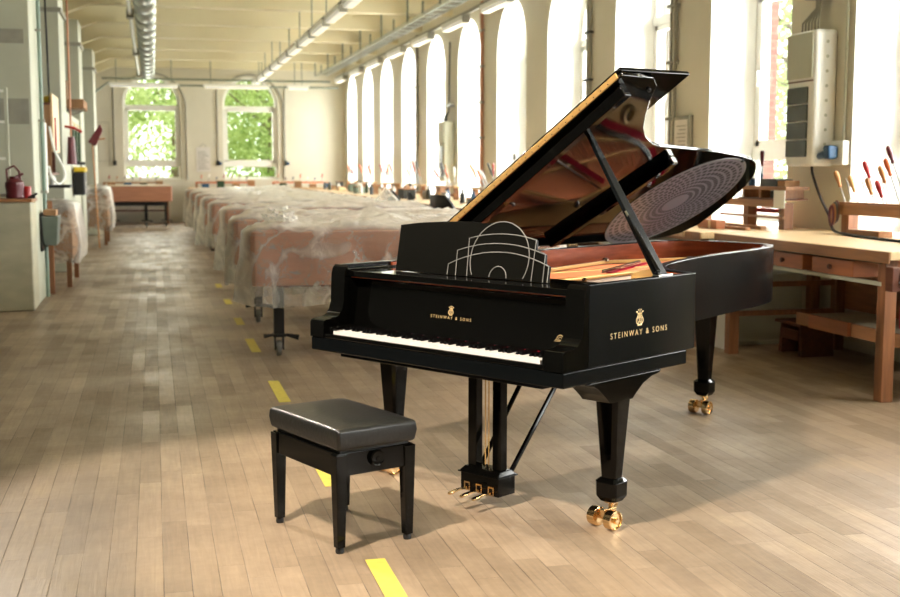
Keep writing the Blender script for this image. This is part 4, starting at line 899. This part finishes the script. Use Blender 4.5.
# ---- rack and things on the second bench
t = T('tool_rack', 'two-tier wooden rack crowded with boxes on the second workbench, left of the near cabinet', 'tool rack', (5.12, 8.98, ZB))
for y in (.0, .62, 1.5): P('post', MB().box(0, .09, y, y+.09, 0, .225), M['oakv'], t, bevel=.004)
P('beam', MB().box(-.02, -.0005, 0, 1.62, .185, .245), M['oak'], t, bevel=.004); P('lower_rail', MB().box(-.03, -.001, -.02, 1.1, .09, .11), M['oak'], t, bevel=.003)
P('upper_shelf', MB().box(-.02, .2, -.04, .78, .2455, .26), M['dwood'], t, bevel=.003); P('upper_shelf', MB().box(-.02, .2, -.06, .86, .33, .36), M['oak'], t, bevel=.003)
for y in (0, .4, .7): P('divider', MB().box(0, .18, y, y+.03, .2605, .3295), M['oak'], t)
for nm, m_, b, lab, cat in (('dark_box', 'dgrey', (5.12, 5.28, 9.12, 9.40, 1.3205, 1.385), 'dark green-grey metal box on top of the crowded rack', 'box'), ('small_tin', 'card', (5.12, 5.26, 8.98, 9.10, 1.3205, 1.37), 'brown box at the right end on top of the crowded rack', 'box'),
    ('label_card', 'white', (5.085, 5.095, 8.92, 9.1, 1.14, 1.29), 'white card fixed to the front right corner of the crowded rack', 'card'), ('timber_strip', 'oak', (4.75, 4.80, 8.95, 9.9, .9605, .985), 'long timber strip lying on the second workbench', 'timber'),
    ('timber_strip', 'oak', (4.95, 5.0, 9.05, 10.2, .9605, .99), 'second timber strip lying below the crowded rack', 'timber'), ('red_tool_case', 'red', (5.2, 5.3, 9.3, 9.62, 1.09, 1.125), 'red tool hanging under the shelf of the crowded rack', 'tool')):
    o = P(nm, MB().box(*b), M[m_], None, bevel=.004); tag(o, lab, cat)
t = T('wooden_clamp_block', 'reddish brown block with a pale stripe on the second workbench behind the piano tail', 'block', (4.62, 9.22, ZB+.0005))
P('block', MB().box(0, .09, 0, .34, 0, .075), M['drawer'], t, bevel=.005); P('stripe', MB().box(-.002, -.0005, .10, .14, .0, .07), M['beech'], t)
t = T('metal_bracket', 'pale bracket plate clamped to the front edge of the second workbench', 'bracket', (4.24, 9.05, .91))
P('plate', MB().box(0, .02, 0, .5, 0, .055), M['beech'], t, bevel=.006); P('screw', MB().lathe([(.012, -.006), (.012, 0)], (0, .1, .03), 10, 'x'), M['dgrey'], t); P('screw', MB().lathe([(.012, -.006), (.012, 0)], (0, .34, .03), 10, 'x'), M['dgrey'], t)
t = T('screwdriver', 'upright screwdriver with red grip and blue shank holder on the crowded rack', 'tool', (5.2, 9.52, 1.3205))
P('shank', MB().lathe([(.012, 0), (.014, .1), (.008, .11), (.008, .17)], (0, 0, 0), 10), M['blue'], t, smooth=True); P('handle', MB().lathe([(.012, .171), (.016, .2), (.019, .27), (.02, .3), (.008, .31)], (0, 0, 0), 12), M['maroon'], t, smooth=True)
for i, (m_, y, lab) in enumerate((('blue', 9.65, 'short blue cylinder'), ('white', 9.72, 'white pot'), ('dgrey', 9.3, 'dark pot'), ('green', 9.5, 'green pot'))):
    jar((5.2, y, 1.2205) if i > 1 else (5.18, y, 1.3205), m_, lab+' among the boxes of the crowded rack', None, .07, .03)
for i in range(7):
    y = 9.75+.13*i; hm = ('hwood', 'red', 'beechh', 'green', 'teal', 'white', 'orange')[i]
    tl_ = T('hand_tool', ['brown', 'red', 'pale', 'dark green', 'grey-green', 'white', 'orange'][i]+' handled tool in the rack seen below the piano lid tail', 'tool', (5.22, y, 1.17), 0, 'hand tools on the second bench')
    R = Matrix.Rotation(math.radians(-30), 4, 'X')
    P('blade', MB().tube([(0, 0, -.03), (0, 0, .12)], .005, 8).xf(R), M['steel'], tl_, smooth=True); P('handle', MB().lathe([(.009, .12), (.015, .15), (.017, .2), (.008, .24)], (0, 0, 0), 10).xf(R), M[hm], tl_, smooth=True)
# ---- clutter on the distant benches
toolkinds = ('red', 'white', 'orange', 'hwood', 'dgrey')
tcol = {'red': 'red', 'white': 'white', 'orange': 'orange', 'hwood': 'brown', 'dgrey': 'dark', 'blue': 'blue', 'green': 'green', 'oak': 'wooden', 'card': 'cardboard', 'steel': 'steel', 'pil': 'pale', 'teal': 'grey-green', 'yellow': 'yellow', 'beech': 'light wooden', 'maroon': 'dark red'}
POS = ['leftmost', 'second from the left', 'third from the left', 'fourth from the left', 'fifth from the left', 'sixth from the left', 'seventh from the left']
for i, y in enumerate(ys):
    where = 'on the %s workbench from the camera' % BN[i]
    rk = T('tool_rack', 'small wooden tool rack %s' % where, 'tool rack', (4.95, y+.5, ZB), 0, 'tool racks on the window benches')
    P('post', MB().box(0, .08, 0, .08, 0, .2), M['oak'], rk); P('post', MB().box(0, .08, 1.3, 1.38, 0, .2), M['oak'], rk); P('beam', MB().box(-.02, .1, -.05, 1.43, .201, .235), M['beech'], rk); P('lower_beam', MB().box(-.02, -.001, 0, 1.38, .06, .10), M['oak'], rk)
    for j in range(6):
        hm = toolkinds[(j+i*2) % 5]; ty = y+.62+.2*j+rnd.uniform(-.03, .03)
        tl_ = T('hand_tool', '%s handled tool, %s in rack on %s workbench' % (tcol[hm], POS[5-j], BN[i]), 'tool', (4.98, ty, ZB+.236), 0, 'hand tools in the distant racks')
        R = Matrix.Rotation(math.radians(-rnd.uniform(15, 50)), 4, 'X') @ Matrix.Rotation(math.radians(rnd.uniform(-15, 10)), 4, 'Y'); s_ = rnd.uniform(1.3, 2.1)
        P('blade', MB().tube([(0, 0, .0), (0, 0, .12*s_)], .006, 6).xf(R), M['steel'], tl_); P('handle', MB().lathe([(.012, .12*s_), (.02, .16*s_), (.02, .24*s_), (.01, .26*s_)], (0, 0, 0), 8).xf(R), M[hm], tl_, smooth=True)
    for j in range(7):
        by = y+.15+.34*j+rnd.uniform(-.06, .06); bx = rnd.uniform(4.3, 4.8); k3 = (j+i) % 5
        if k3 in (0, 3): bottle((bx, by, ZB+.0005), ('white', 'dgrey', 'green', 'blue')[(i+j) % 4], '%s bottle, %s on the %s workbench' % (('white', 'dark', 'green', 'blue')[(i+j) % 4], POS[6-j], BN[i]), 'bottles on the window benches', rnd.uniform(.18, .28), .04)
        elif k3 == 1: jar((bx, by, ZB+.0005), ('steel', 'card', 'white')[i % 3], '%s jar, %s on the %s workbench' % (('steel', 'brown', 'white')[i % 3], POS[6-j], BN[i]), 'jars on the window benches', .15, .055)
        else:
            mm = ('oak', 'beech', 'card', 'dgrey', 'teal')[(i*3+j) % 5]; h = rnd.uniform(.08, .24); w = rnd.uniform(.14, .24)
            t = T('small_box', '%s box, %s on the %s workbench' % (tcol[mm], POS[6-j], BN[i]), 'box', (bx, by, ZB+.0005), rnd.uniform(-.3, .3), 'boxes on the window benches')
            P('body', MB().box(-w/2, w/2, -w/2, w/2, 0, h), M[mm], t, bevel=.006); P('rim', MB().box(-w/2-.005, w/2+.005, -w/2-.005, w/2+.005, h-.02, h+.004), M['oak'], t)
for i, (y, z) in enumerate(((14.9, .27), (17.4, .2))):
    t = T('brush', 'upright long brush with dark tip, %s of the two above the window benches' % ('right', 'left')[i], 'brush', (5.35, y, ZB+.0005))
    P('handle', MB().tube([(0, 0, .0), (0, .02, .45+z)], .009, 8), M['steel'], t, smooth=True); P('tip', MB().lathe([(.008, .45+z), (.022, .48+z), (.016, .55+z)], (0, .02, 0), 10), M['maroon' if i == 0 else 'dgrey'], t, smooth=True)
    P('foot', MB().lathe([(.05, 0), (.05, .015)], (0, 0, 0), 12), M['oak'], t)
# ---- black chairs
for i, (x, y) in enumerate(((3.68, 17.4), (3.68, 15.75), (3.68, 14.35))):
    t = T('work_chair', ('leftmost', 'middle', 'rightmost')[i]+' of the three black work chairs in front of the window benches', 'chair', (x, y, 0), math.radians((18, -10, 25)[i]), 'black work chairs'); t.scale = (1.16, 1.16, 1.16)
    bk_ = MB(); vs = []
    for j in range(9):
        for s in (-1, 1):
            z = .58+.42*j/8; w = .22*math.sin(PI*(.18+.72*j/8))**.6; 
            for q in range(7):
                yy = w*(q/3-1); vs.append((-.24-.07*((yy/.22)**2)*-1+s*.014-.05*j/8, yy, z))
    fs = []
    for j in range(8):
        for s in (0, 1):
            for q in range(6):
                a = j*14+s*7+q; b = a+14; fs.append((a, a+1, b+1, b))
        fs += [(j*14, j*14+7, j*14+21, j*14+14), (j*14+6, j*14+13, j*14+27, j*14+20)]
    fs += [(q, q+1, q+8, q+7) for q in range(6)]+[(112+q, 113+q, 120+q, 119+q) for q in range(6)]
    P('backrest', bk_.add(vs, fs), M['blackm'], t, smooth=True)
    P('seat', MB().lathe([(.18, .50), (.215, .515), (.22, .54), (.19, .56)], (0, 0, 0), 24), M['blackm'], t, smooth=True)
    P('back_support', MB().tube([(-.1, 0, .50), (-.24, 0, .5), (-.27, 0, .7)], .015, 8), M['steel'], t, smooth=True); P('column', MB().tube([(0, 0, .08), (0, 0, .499)], .025, 12), M['steel'], t, smooth=True)
    bs_ = MB()
    for k_ in range(5): a = 2*PI*k_/5; bs_.tube([(0, 0, .1), (.27*math.cos(a), .27*math.sin(a), .06)], [.025, .015], 8)
    P('base', bs_, M['dgrey'], t, smooth=True)
    for k_ in range(5): a = 2*PI*k_/5; P('caster', MB().lathe([(.028, -.015), (.028, .015)], (.28*math.cos(a), .28*math.sin(a), .028), 12, 'y'), M['rubber'], t)

# ================================================================ FAR WALL
t = T('unfinished_piano', 'bare brown piano body on a black caster stand in front of the left far window', 'piano', (-1.15, 31.6, 0))
P('rim', MB().prism([(0, .05), (.05, 0), (1.6, 0), (1.62, .4), (1.5, .8), (.0, .8)], .66, 1.05), M['rimwood'], t, bevel=.01); P('top_board', MB().box(.04, 1.56, .02, .76, 1.051, 1.085), M['board'], t, bevel=.004)
P('stand_frame', MB().box(.1, 1.5, .1, .16, .55, .655).box(.1, 1.5, .6, .66, .55, .655), M['blackm'], t)
for x, y in ((.95, .12), (1.45, .3), (.12, .6)): stand_leg(x, y, .5495, t, 9)
def far_table(x0, x1, lab):
    t = T('work_table', lab, 'table', (x0, 33.5, 0)); W = x1-x0
    P('tabletop', MB().box(0, W, 0, 1.1, .93, .98), M['beech'], t, bevel=.005); P('drawer', MB().box(.2, .75, -.015, .4, .80, .925), M['drawer'], t, bevel=.004); P('drawer', MB().box(W-.75, W-.2, -.015, .4, .80, .925), M['oak'], t, bevel=.004)
    for x in (.05, W-.13):
        for y in (.04, .96): P('leg', MB().box(x, x+.08, y, y+.08, 0, .929), M['oakv'], t, bevel=.004)
    P('shelf', MB().box(.1, W-.1, .1, 1.0, .34, .37), M['dwood'], t)
far_table(-1.5, .45, 'wooden work table under the left far window'); far_table(.95, 3.0, 'wooden work table between the far windows, behind the wrapped pianos'); far_table(3.1, 5.2, 'wooden work table in the far right corner')
for j, (x0, nm) in enumerate(((-1.35, 'the table under the left far window'), (1.15, 'the table between the far windows'), (3.3, 'the table in the far right corner'))):
    rk = T('tool_rack', 'low wooden rack on '+nm, 'tool rack', (x0, 34.2, .9805)); P('beam', MB().box(0, 1.6, 0, .1, .12, .16), M['orange'] if j else M['oak'], rk); P('post', MB().box(0, .06, 0, .1, 0, .1195), M['oak'], rk); P('post', MB().box(1.54, 1.6, 0, .1, 0, .1195), M['oak'], rk)
    for k_ in range(7):
        mm = ('red', 'orange', 'hwood', 'white', 'maroon', 'blue', 'dgrey')[(k_*2+j) % 7]
        t = T('hand_tool', '%s handled tool, %s on %s' % (tcol[mm], POS[k_], nm), 'tool', (x0+.15+.21*k_, 34.24, 1.141), 0, 'hand tools on the far tables')
        hh = rnd.uniform(.1, .25); P('shank', MB().tube([(0, 0, 0), (.01, 0, hh*.5)], .007, 6), M['steel'], t); P('handle', MB().tube([(.01, 0, hh*.5), (.03, 0, hh)], .018, 8), M[mm], t)
    for k_ in range(4):
        mm = ('oak', 'blue', 'green', 'card')[(k_+j) % 4]; h = rnd.uniform(.08, .2)
        t = T('small_box', '%s box, %s of four on %s' % (tcol[mm], POS[k_], nm), 'box', (x0+.25+.42*k_, 33.75, .9805), 0, 'boxes on the far tables'); P('body', MB().box(-.1, .1, -.08, .08, 0, h), M[mm], t, bevel=.01); P('lid', MB().box(-.105, .105, -.085, .085, h+.001, h+.02), M['beech'], t)

# ================================================================ LEFT SIDE
t = T('oil_can', 'dark red metal can with handle and spout standing on the low plaster block', 'can', (-1.41, 13.2, 1.1655))
P('body', MB().lathe([(.08, 0), (.09, .01), (.088, .07), (.098, .14), (.095, .17), (.06, .2), (.045, .205), (.045, .23)], (0, 0, 0), 20), M['maroon'], t, smooth=True)
P('handle', MB().tube([(-.07, 0, .17), (-.075, 0, .3), (0, 0, .34), (.05, 0, .28), (.06, 0, .2)], .012, 8), M['maroon'], t, smooth=True); P('spout', MB().tube([(.02, 0, .22), (.09, 0, .26)], [.02, .012], 8), M['maroon'], t, smooth=True)
o = P('paint_tin', MB().lathe([(.045, 0), (.045, .12), (.042, .125)], (0, 0, 0), 16), M['red'], smooth=True); o.location = (-1.30, 13.3, 1.1655); tag(o, 'small red tin right beside the dark red can', 'tin')
o = P('black_clip', MB().box(-.04, .03, -.03, .03, 0, .025).tube([(-.02, 0, .02), (.05, 0, .05)], .012, 6), M['rubber']); o.location = (-1.235, 13.15, 1.1655); tag(o, 'small black clamp at the right corner of the low plaster block', 'clamp')
t = T('shelf_frame', 'grey metal ladder-like shelf frame standing on the plaster block at the left edge', 'shelf', (-1.62, 13.25, 1.1655))
for x, h in ((-.02, 2.4), (.13, 1.15)): P('upright', MB().box(x, x+.035, 0, .035, 0, h), M['pil'], t, bevel=.003)
for z in (.02, .4, .78, 1.1): P('rung', MB().box(.016, .129, .005, .03, z, z+.03), M['white'], t)
o = P('teal_pipe', MB().tube([(-1.20, 14.2, 0.02), (-1.20, 14.2, 4.2)], .022, 12), M['teal'], smooth=True); tag(o, 'grey-green vertical pipe on the first left pillar', 'pipe')
for z in (1.2, 2.0, 3.0): P('clamp', MB().box(-1.238, -1.17, 14.18, 14.22, z, z+.03), M['greyp'], o)
o = P('white_conduit', MB().box(-1.238, -1.17, 14.28, 14.4, 1.2, 2.0), M['white'], bevel=.01); tag(o, 'white conduit box beside the grey-green pipe', 'conduit')
o = P('white_cable', MB().tube(smoothpts([(-1.13, 14.3, 1.95), (-1.10, 14.5, 1.7), (-1.02, 14.6, 1.5), (-1.0, 14.6, 1.38), (-1.06, 14.5, 1.3), (-1.13, 14.4, 1.38), (-1.15, 14.3, 1.5)]), .014, 8), M['white'], smooth=True); tag(o, 'white cable hanging in a loop beside the grey-green pipe', 'cable')
o = P('copper_pipe', MB().tube([(-1.20, 19.1, 1.6), (-1.20, 19.1, 4.2)], .016, 10), M['cop'], smooth=True); tag(o, 'thin copper pipe rising past the second left pillar', 'pipe')
P('valve', MB().lathe([(.05, -.02), (.05, .02)], (-1.20, 19.1, 1.65), 12), M['blackm'], o)
o = P('black_cable', MB().tube([(-1.22, 15.6, 2.25), (-1.24, 15.6, 4.2)], .012, 8), M['rubber'], smooth=True); tag(o, 'thin black cable hanging from the ceiling onto the brown wall cupboard', 'cable')
t = T('wall_cupboard', 'open brown wooden wall cupboard between the first and second left pillars', 'cupboard', (-1.80, 15.1, 1.40))
P('carcass', MB().box(0, .62, .0, 1.1, 0, .03).box(0, .62, 0, 1.1, .84, .87).box(0, .58, 1.07, 1.1, .03, .84).box(0, .02, 0, 1.07, .03, .84), M['dwood'], t); P('side_panel', MB().box(.58, .62, -.0, .03, .031, .839).box(.0, .579, .0, .025, .031, .839), M['card'], t)
P('door', MB().box(.62, .645, .05, 1.05, .28, .98), M['beech'], t, bevel=.004, label='pale wooden door panel'); P('shelf', MB().box(.03, .57, .04, 1.06, .4, .42), M['dwood'], t)
P('door_hook', MB().box(.6455, .66, .3, .4, .3, .7), M['red'], t)
t = T('helmet', 'dark round helmet with a clear visor on top of the brown wall cupboard', 'helmet', (-1.42, 15.35, 2.271)); P('shell', MB().lathe([(.12, 0), (.13, .08), (.09, .17), (.01, .2)], (0, 0, 0), 18), M['blackm'], t, smooth=True); P('visor', MB().lathe([(.135, .1), (.15, .2), (.10, .3), (.01, .33)], (0, 0, 0), 18), M['teal'], t, smooth=True)
o = P('yellow_cloth', MB().prism([(0, 0), (.12, .0), (.15, .05), (.08, .12), (.0, .1)], 0, .18, 'xz'), M['yellow'], bevel=.02); o.location = (-1.30, 15.7, 2.2712); tag(o, 'yellow tool case lying on the brown wall cupboard', 'case')
def hang(nm, mb, m_, loc, lab, cat): o = P(nm, mb, M[m_], None, smooth=True); o.location = loc; return tag(o, lab, cat)
hang('red_tool', MB().tube([(0, 0, 0), (0, .02, -.4)], [.05, .07], 8), 'maroon', (-1.16, 18.5, 1.95), 'dark red tube hanging on the second left pillar', 'tool')
hang('red_clamp', MB().tube([(-.12, 0, .02), (.0, 0, 0), (.12, 0, -.06)], .02, 8), 'red', (-1.12, 18.4, 2.08), 'red clamp sticking out above the hanging dark red tube', 'clamp')
t = T('cardboard_box', 'long cardboard box on a bracket at the left partition', 'box', (-1.5, 20.0, 2.45)); P('body', MB().box(0, .45, 0, 1.2, 0, .14), M['card'], t, bevel=.01); P('flap', MB().box(.0, .45, -.01, -.0005, 0, .12), M['card'], t)
o = P('cardboard_box', MB().box(0, .18, 0, .3, 0, .3), M['card'], None, bevel=.01); o.location = (-1.48, 20.1, 2.5915); tag(o, 'small upright cardboard box standing on the long one', 'box')
P('tape', MB().box(.07, .11, -.002, -.0005, 0, .3), M['oak'], o)
t = T('wall_bracket', 'grey bracket carrying the long cardboard box on the left partition', 'bracket', (-1.46, 20.4, 2.36)); P('arm', MB().box(-.02, .4, 0, .04, .05, .085), M['greyp'], t); P('brace', MB().tube([(.36, .02, .05), (.2, .02, 0)], .012), M['greyp'], t)
for i in range(3):
    t = T('hanging_clamp', 'black and green clamp, %s on the left partition' % ('leftmost of three', 'middle of three', 'rightmost of three')[i], 'clamp', (-1.2, 19.6+.75*i, 1.55), 0, 'clamps on the left partition')
    P('bar', MB().box(-.02, .02, -.02, .02, 0, .55), M['green'], t, bevel=.005); P('jaw', MB().box(-.05, .09, -.03, .03, .0, .05), M['blackm'], t, bevel=.005); P('cord', MB().tube([(0, 0, .55), (.03, 0, .62), (0, 0, .66)], .006), M['yellow'], t)
t = T('tool_holster', 'black tool holder with a yellow rim hanging on the left partition', 'holder', (-1.19, 20.2, .98)); P('body', MB().box(-.06, .12, -.12, .5, .08, .45), M['blackm'], t, bevel=.03); P('rim', MB().box(-.05, .13, -.1, .5, .4505, .53), M['yellow'], t, bevel=.02); P('slot', MB().box(.1205, .128, .02, .1, .1, .3), M['white'], t)
t = T('broom', 'broom with a dark red head and pale handle leaning on the third left pillar', 'broom', (-1.0, 23.0, 0)); P('handle', MB().tube([(0, 0, 0.02), (-.08, .12, 2.0)], .014, 8), M['hwood'], t, smooth=True); P('head', MB().prism([(-.16, 1.98), (-.02, 1.9), (.12, 2.2), (.07, 2.32)], .08, .16, 'xz'), M['maroon'], t, bevel=.02); P('cross_handle', MB().tube([(-.1, .12, 2.0), (.15, .12, 2.05)], .015), M['hwood'], t)
def side_cart(x, y, w, d, h, lab, lab2):
    t = T('tool_cart', lab, 'cart', (x, y, 0)); P('box', MB().box(0, w, 0, d, .35, h), M['card'], t, bevel=.01); P('top', MB().box(-.02, w+.02, -.02, d+.02, h+.001, h+.03), M['dwood'], t)
    for xx in (.02, w-.08):
        for yy in (.02, d-.08): P('leg', MB().box(xx, xx+.06, yy, yy+.06, 0.0, .349), M['oakv'], t)
    vs = []; fs = []; n = 40; o_ = []
    for k_ in range(n):
        a = 2*PI*k_/n; cx, cy = math.cos(a), math.sin(a); s_ = 1/max(abs(cx), abs(cy)); o_.append((w/2+cx*s_*(w/2+.03), d/2+cy*s_*(d/2+.03)))
    lv = [(.1, h+.08), (.5, h+.1), (.8, h+.07), (1, h+.04), (1.06, h-.1), (1.15, h-.3), (1.2, h-.48), (1.1, .3)]
    for (s_, z) in lv:
        for k_, (a, b) in enumerate(o_):
            q = 1+.12*noise.noise(Vector((k_*.5, z*4, x)))*(s_ > 1); vs.append((w/2+(a-w/2)*s_*q, d/2+(b-d/2)*s_*q, z+.05*noise.noise(Vector((k_*.35, z*3, y)))))
    for r_ in range(len(lv)-1):
        for k_ in range(n): fs.append((r_*n+k_, r_*n+(k_+1) % n, (r_+1)*n+(k_+1) % n, (r_+1)*n+k_))
    fs.append(tuple(range(n)))
    f = P('plastic_film', MB().add(vs, fs), M['film']); f.location = (x, y, 0)
    for pl in f.data.polygons: pl.use_smooth = True
    tag(f, lab2, 'plastic film')
side_cart(-1.6, 15.5, .6, 1.5, .98, 'brown cart standing between the first and second left pillars', 'clear plastic film over the cart between the first two left pillars')
side_cart(-1.5, 24.2, .62, 1.3, 1.05, 'brown cart standing between the third and fourth left pillars', 'clear plastic film over the cart beyond the broom')
M['greybin'] = mat('grey_green_bin_plastic', (96, 106, 98), .4)
t = T('grey_bin', 'grey-green plastic bin hanging at the corner of the first left pillar', 'bin', (-1.235, 13.9, .62)); P('body', MB().frustum((.1, .2), .14, .36, 0, .19, .42, .33), M['greybin'], t, bevel=.012); P('back_plate', MB().box(.001, .02, -.02, .42, -.06, .36), M['blackm'], t); P('contents', MB().box(.03, .17, .05, .35, .331, .4), M['card'], t, bevel=.01)
o = P('timber_post', MB().box(-1.22, -1.16, 14.68, 14.74, 0, 1.1), M['oakv'], None, bevel=.004); tag(o, 'slim brown timber post standing just beyond the first left pillar', 'post')
t = T('parts_bracket', 'dark shelf bracket with a white bottle between the first two left pillars', 'bracket', (-1.6, 16.95, 1.22)); P('shelf', MB().box(0, .5, 0, .6, 0, .04), M['blackm'], t)
bottle((-1.33, 17.1, 1.2605), 'white', 'white bottle on the dark bracket between the first two left pillars', None, .16, .04)
# ================================================================ OUTSIDE
o = S('trim_9', MB().box(-40, 60, -30, 80, -.5, -.21), M['grass'], label='grass outside the windows')
def tree(x, y, h, r, seed, m_, lab, n=10500, ls=.27):
    R_ = random.Random(seed); t = T('tree', lab, 'tree', (x, y, -.21), 0, 'trees outside the windows')
    P('trunk', MB().tube([(0, 0, 0), (.1, 0, h*.3), (.0, .1, h*.6), (.1, .1, h*.85)], [.22, .18, .12, .05], 10), M['bark'], t, smooth=True)
    b = MB()
    for k_ in range(9):
        a = R_.uniform(0, 2*PI); z = R_.uniform(.3, .7)*h; b.tube([(0, 0, z), (r*.6*math.cos(a), r*.6*math.sin(a), z+h*.15)], [.07, .02], 6)
    P('branches', b, M['bark'], t, smooth=True)
    cl = [(Vector((R_.gauss(0, r*.45), R_.gauss(0, r*.45), R_.uniform(.04, .98)*h)), R_.uniform(.22, .5)*r) for _ in range(26)]
    vs = []; fs = []
    for k_ in range(n):
        c, cr = cl[R_.randrange(len(cl))]; p = c+Vector((R_.gauss(0, 1), R_.gauss(0, 1), R_.gauss(0, .8)))*cr*.6
        a = Vector((R_.uniform(-1, 1), R_.uniform(-1, 1), R_.uniform(-1, 1))).normalized()*ls*R_.uniform(.5, 1.1); bb = a.cross(Vector((R_.uniform(-1, 1), R_.uniform(-1, 1), R_.uniform(-1, 1)))).normalized()*ls*.45
        q = len(vs); vs += [p-a*.5, p+bb*.5, p+a*.5, p-bb*.5]; fs.append((q, q+1, q+2, q+3))
    f = P('foliage', MB().add(vs, fs), m_, t); f['kind'] = 'stuff'
tree(-2.6, 42, 9, 3.2, 1, M['leaf'], 'leafy pale green tree outside the left far window')
tree(4.0, 42, 8.5, 3.0, 2, M['leafd'], 'leafy green tree outside the right far window')
tree(.9, 53, 12, 4.6, 3, M['leaf'], 'taller pale green tree behind, between the two far windows')
tree(10, 52, 10, 4.2, 4, M['leaf'], 'green tree outside beyond the far right corner')
tree(-7.5, 55, 11, 4.6, 9, M['leaf'], 'green tree far back outside, left of the left far window')
tree(5.5, 62, 12, 5, 10, M['leaf'], 'tall green tree farthest back outside, behind the right far window', 12000, .4)
tree(12.6, 20.0, 7.5, 3.0, 5, M['leaf'], 'green tree outside the window beside the near electrical cabinet', 6000, .2)
tree(18, 30, 8.5, 3.4, 6, M['leaf'], 'green tree further along outside the window wall', 5000, .24)
# ================================================================ LIGHT
w = bpy.data.worlds.new('overcast_sky'); scn.world = w; w.use_nodes = True; nt = w.node_tree; bg = nt.nodes['Background']
tc = nt.nodes.new('ShaderNodeTexCoord'); sx = nt.nodes.new('ShaderNodeSeparateXYZ'); nt.links.new(tc.outputs['Generated'], sx.inputs[0])
r = nt.nodes.new('ShaderNodeValToRGB'); nt.links.new(sx.outputs[2], r.inputs[0]); r.color_ramp.elements[0].color = (.9, .95, .93, 1); r.color_ramp.elements[1].color = (.95, .98, 1, 1); r.color_ramp.elements[1].position = .6
nt.links.new(r.outputs[0], bg.inputs[0]); bg.inputs[1].default_value = SKY
for (a, b) in OPEN:
    l = bpy.data.lights.new('window_daylight', 'AREA'); l.shape = 'RECTANGLE'; l.size = 3.4; l.size_y = 2.5; l.energy = WINP; l.color = (1, .98, .94)
    o = bpy.data.objects.new('window_daylight', l); COL.objects.link(o); o.location = (XW+1.5, (a+b)/2, 2.7); o.rotation_euler = (0, math.radians(90), 0); 
for (a, b) in FOPEN:
    l = bpy.data.lights.new('window_daylight', 'AREA'); l.shape = 'RECTANGLE'; l.size = 1.5; l.size_y = 2.7; l.energy = WINP*.16; l.color = (1, .97, .88)
    o = bpy.data.objects.new('window_daylight', l); COL.objects.link(o); o.location = ((a+b)/2, YF+.34, 2.5); o.rotation_euler = (math.radians(-90), 0, 0)
def spot(name, loc, tgt, e, size, col, rad=.08, blend=.3):
    l = bpy.data.lights.new(name, 'SPOT'); l.energy = e; l.spot_size = math.radians(size); l.spot_blend = blend; l.color = col; l.shadow_soft_size = rad
    o = bpy.data.objects.new(name, l); COL.objects.link(o); o.location = loc; d = Vector(tgt)-Vector(loc); o.rotation_euler = d.to_track_quat('-Z', 'Y').to_euler(); return o
spot('studio_spot', (-1.1, 2.8, 4.1), (1.75, 4.8, .3), KEY, 50, (1, .86, .73), .12, .6)
spot('far_left_spot', (-1.3, 8.1, 3.3), (1.1, 4.2, .1), KEY2, 50, (1, .88, .74), .05, .4)  # spot put in for the low far-left light behind the stool leg shadows
# ================================================================ CAMERA
F = 1185.42; TH = .107505; AZ = .244128
cam = bpy.data.cameras.new('camera'); co = bpy.data.objects.new('camera', cam); COL.objects.link(co); scn.camera = co
cam.sensor_width = 36; cam.lens = F/900*36; co.location = (0, 0, 1.4552); co.rotation_euler = (PI/2-TH, 0, -AZ)
cam.dof.use_dof = True; cam.dof.focus_distance = 4.9; cam.dof.aperture_fstop = 3.6; cam.clip_end = 300
vs_ = scn.view_settings; scn.display_settings.display_device = 'sRGB'; vs_.view_transform = 'Standard'; vs_.look = 'None'; vs_.gamma = 1; vs_.exposure = EXPO; vs_.use_curve_mapping = False
scn.cycles.max_bounces = 10; scn.cycles.transparent_max_bounces = 24; scn.cycles.diffuse_bounces = 5
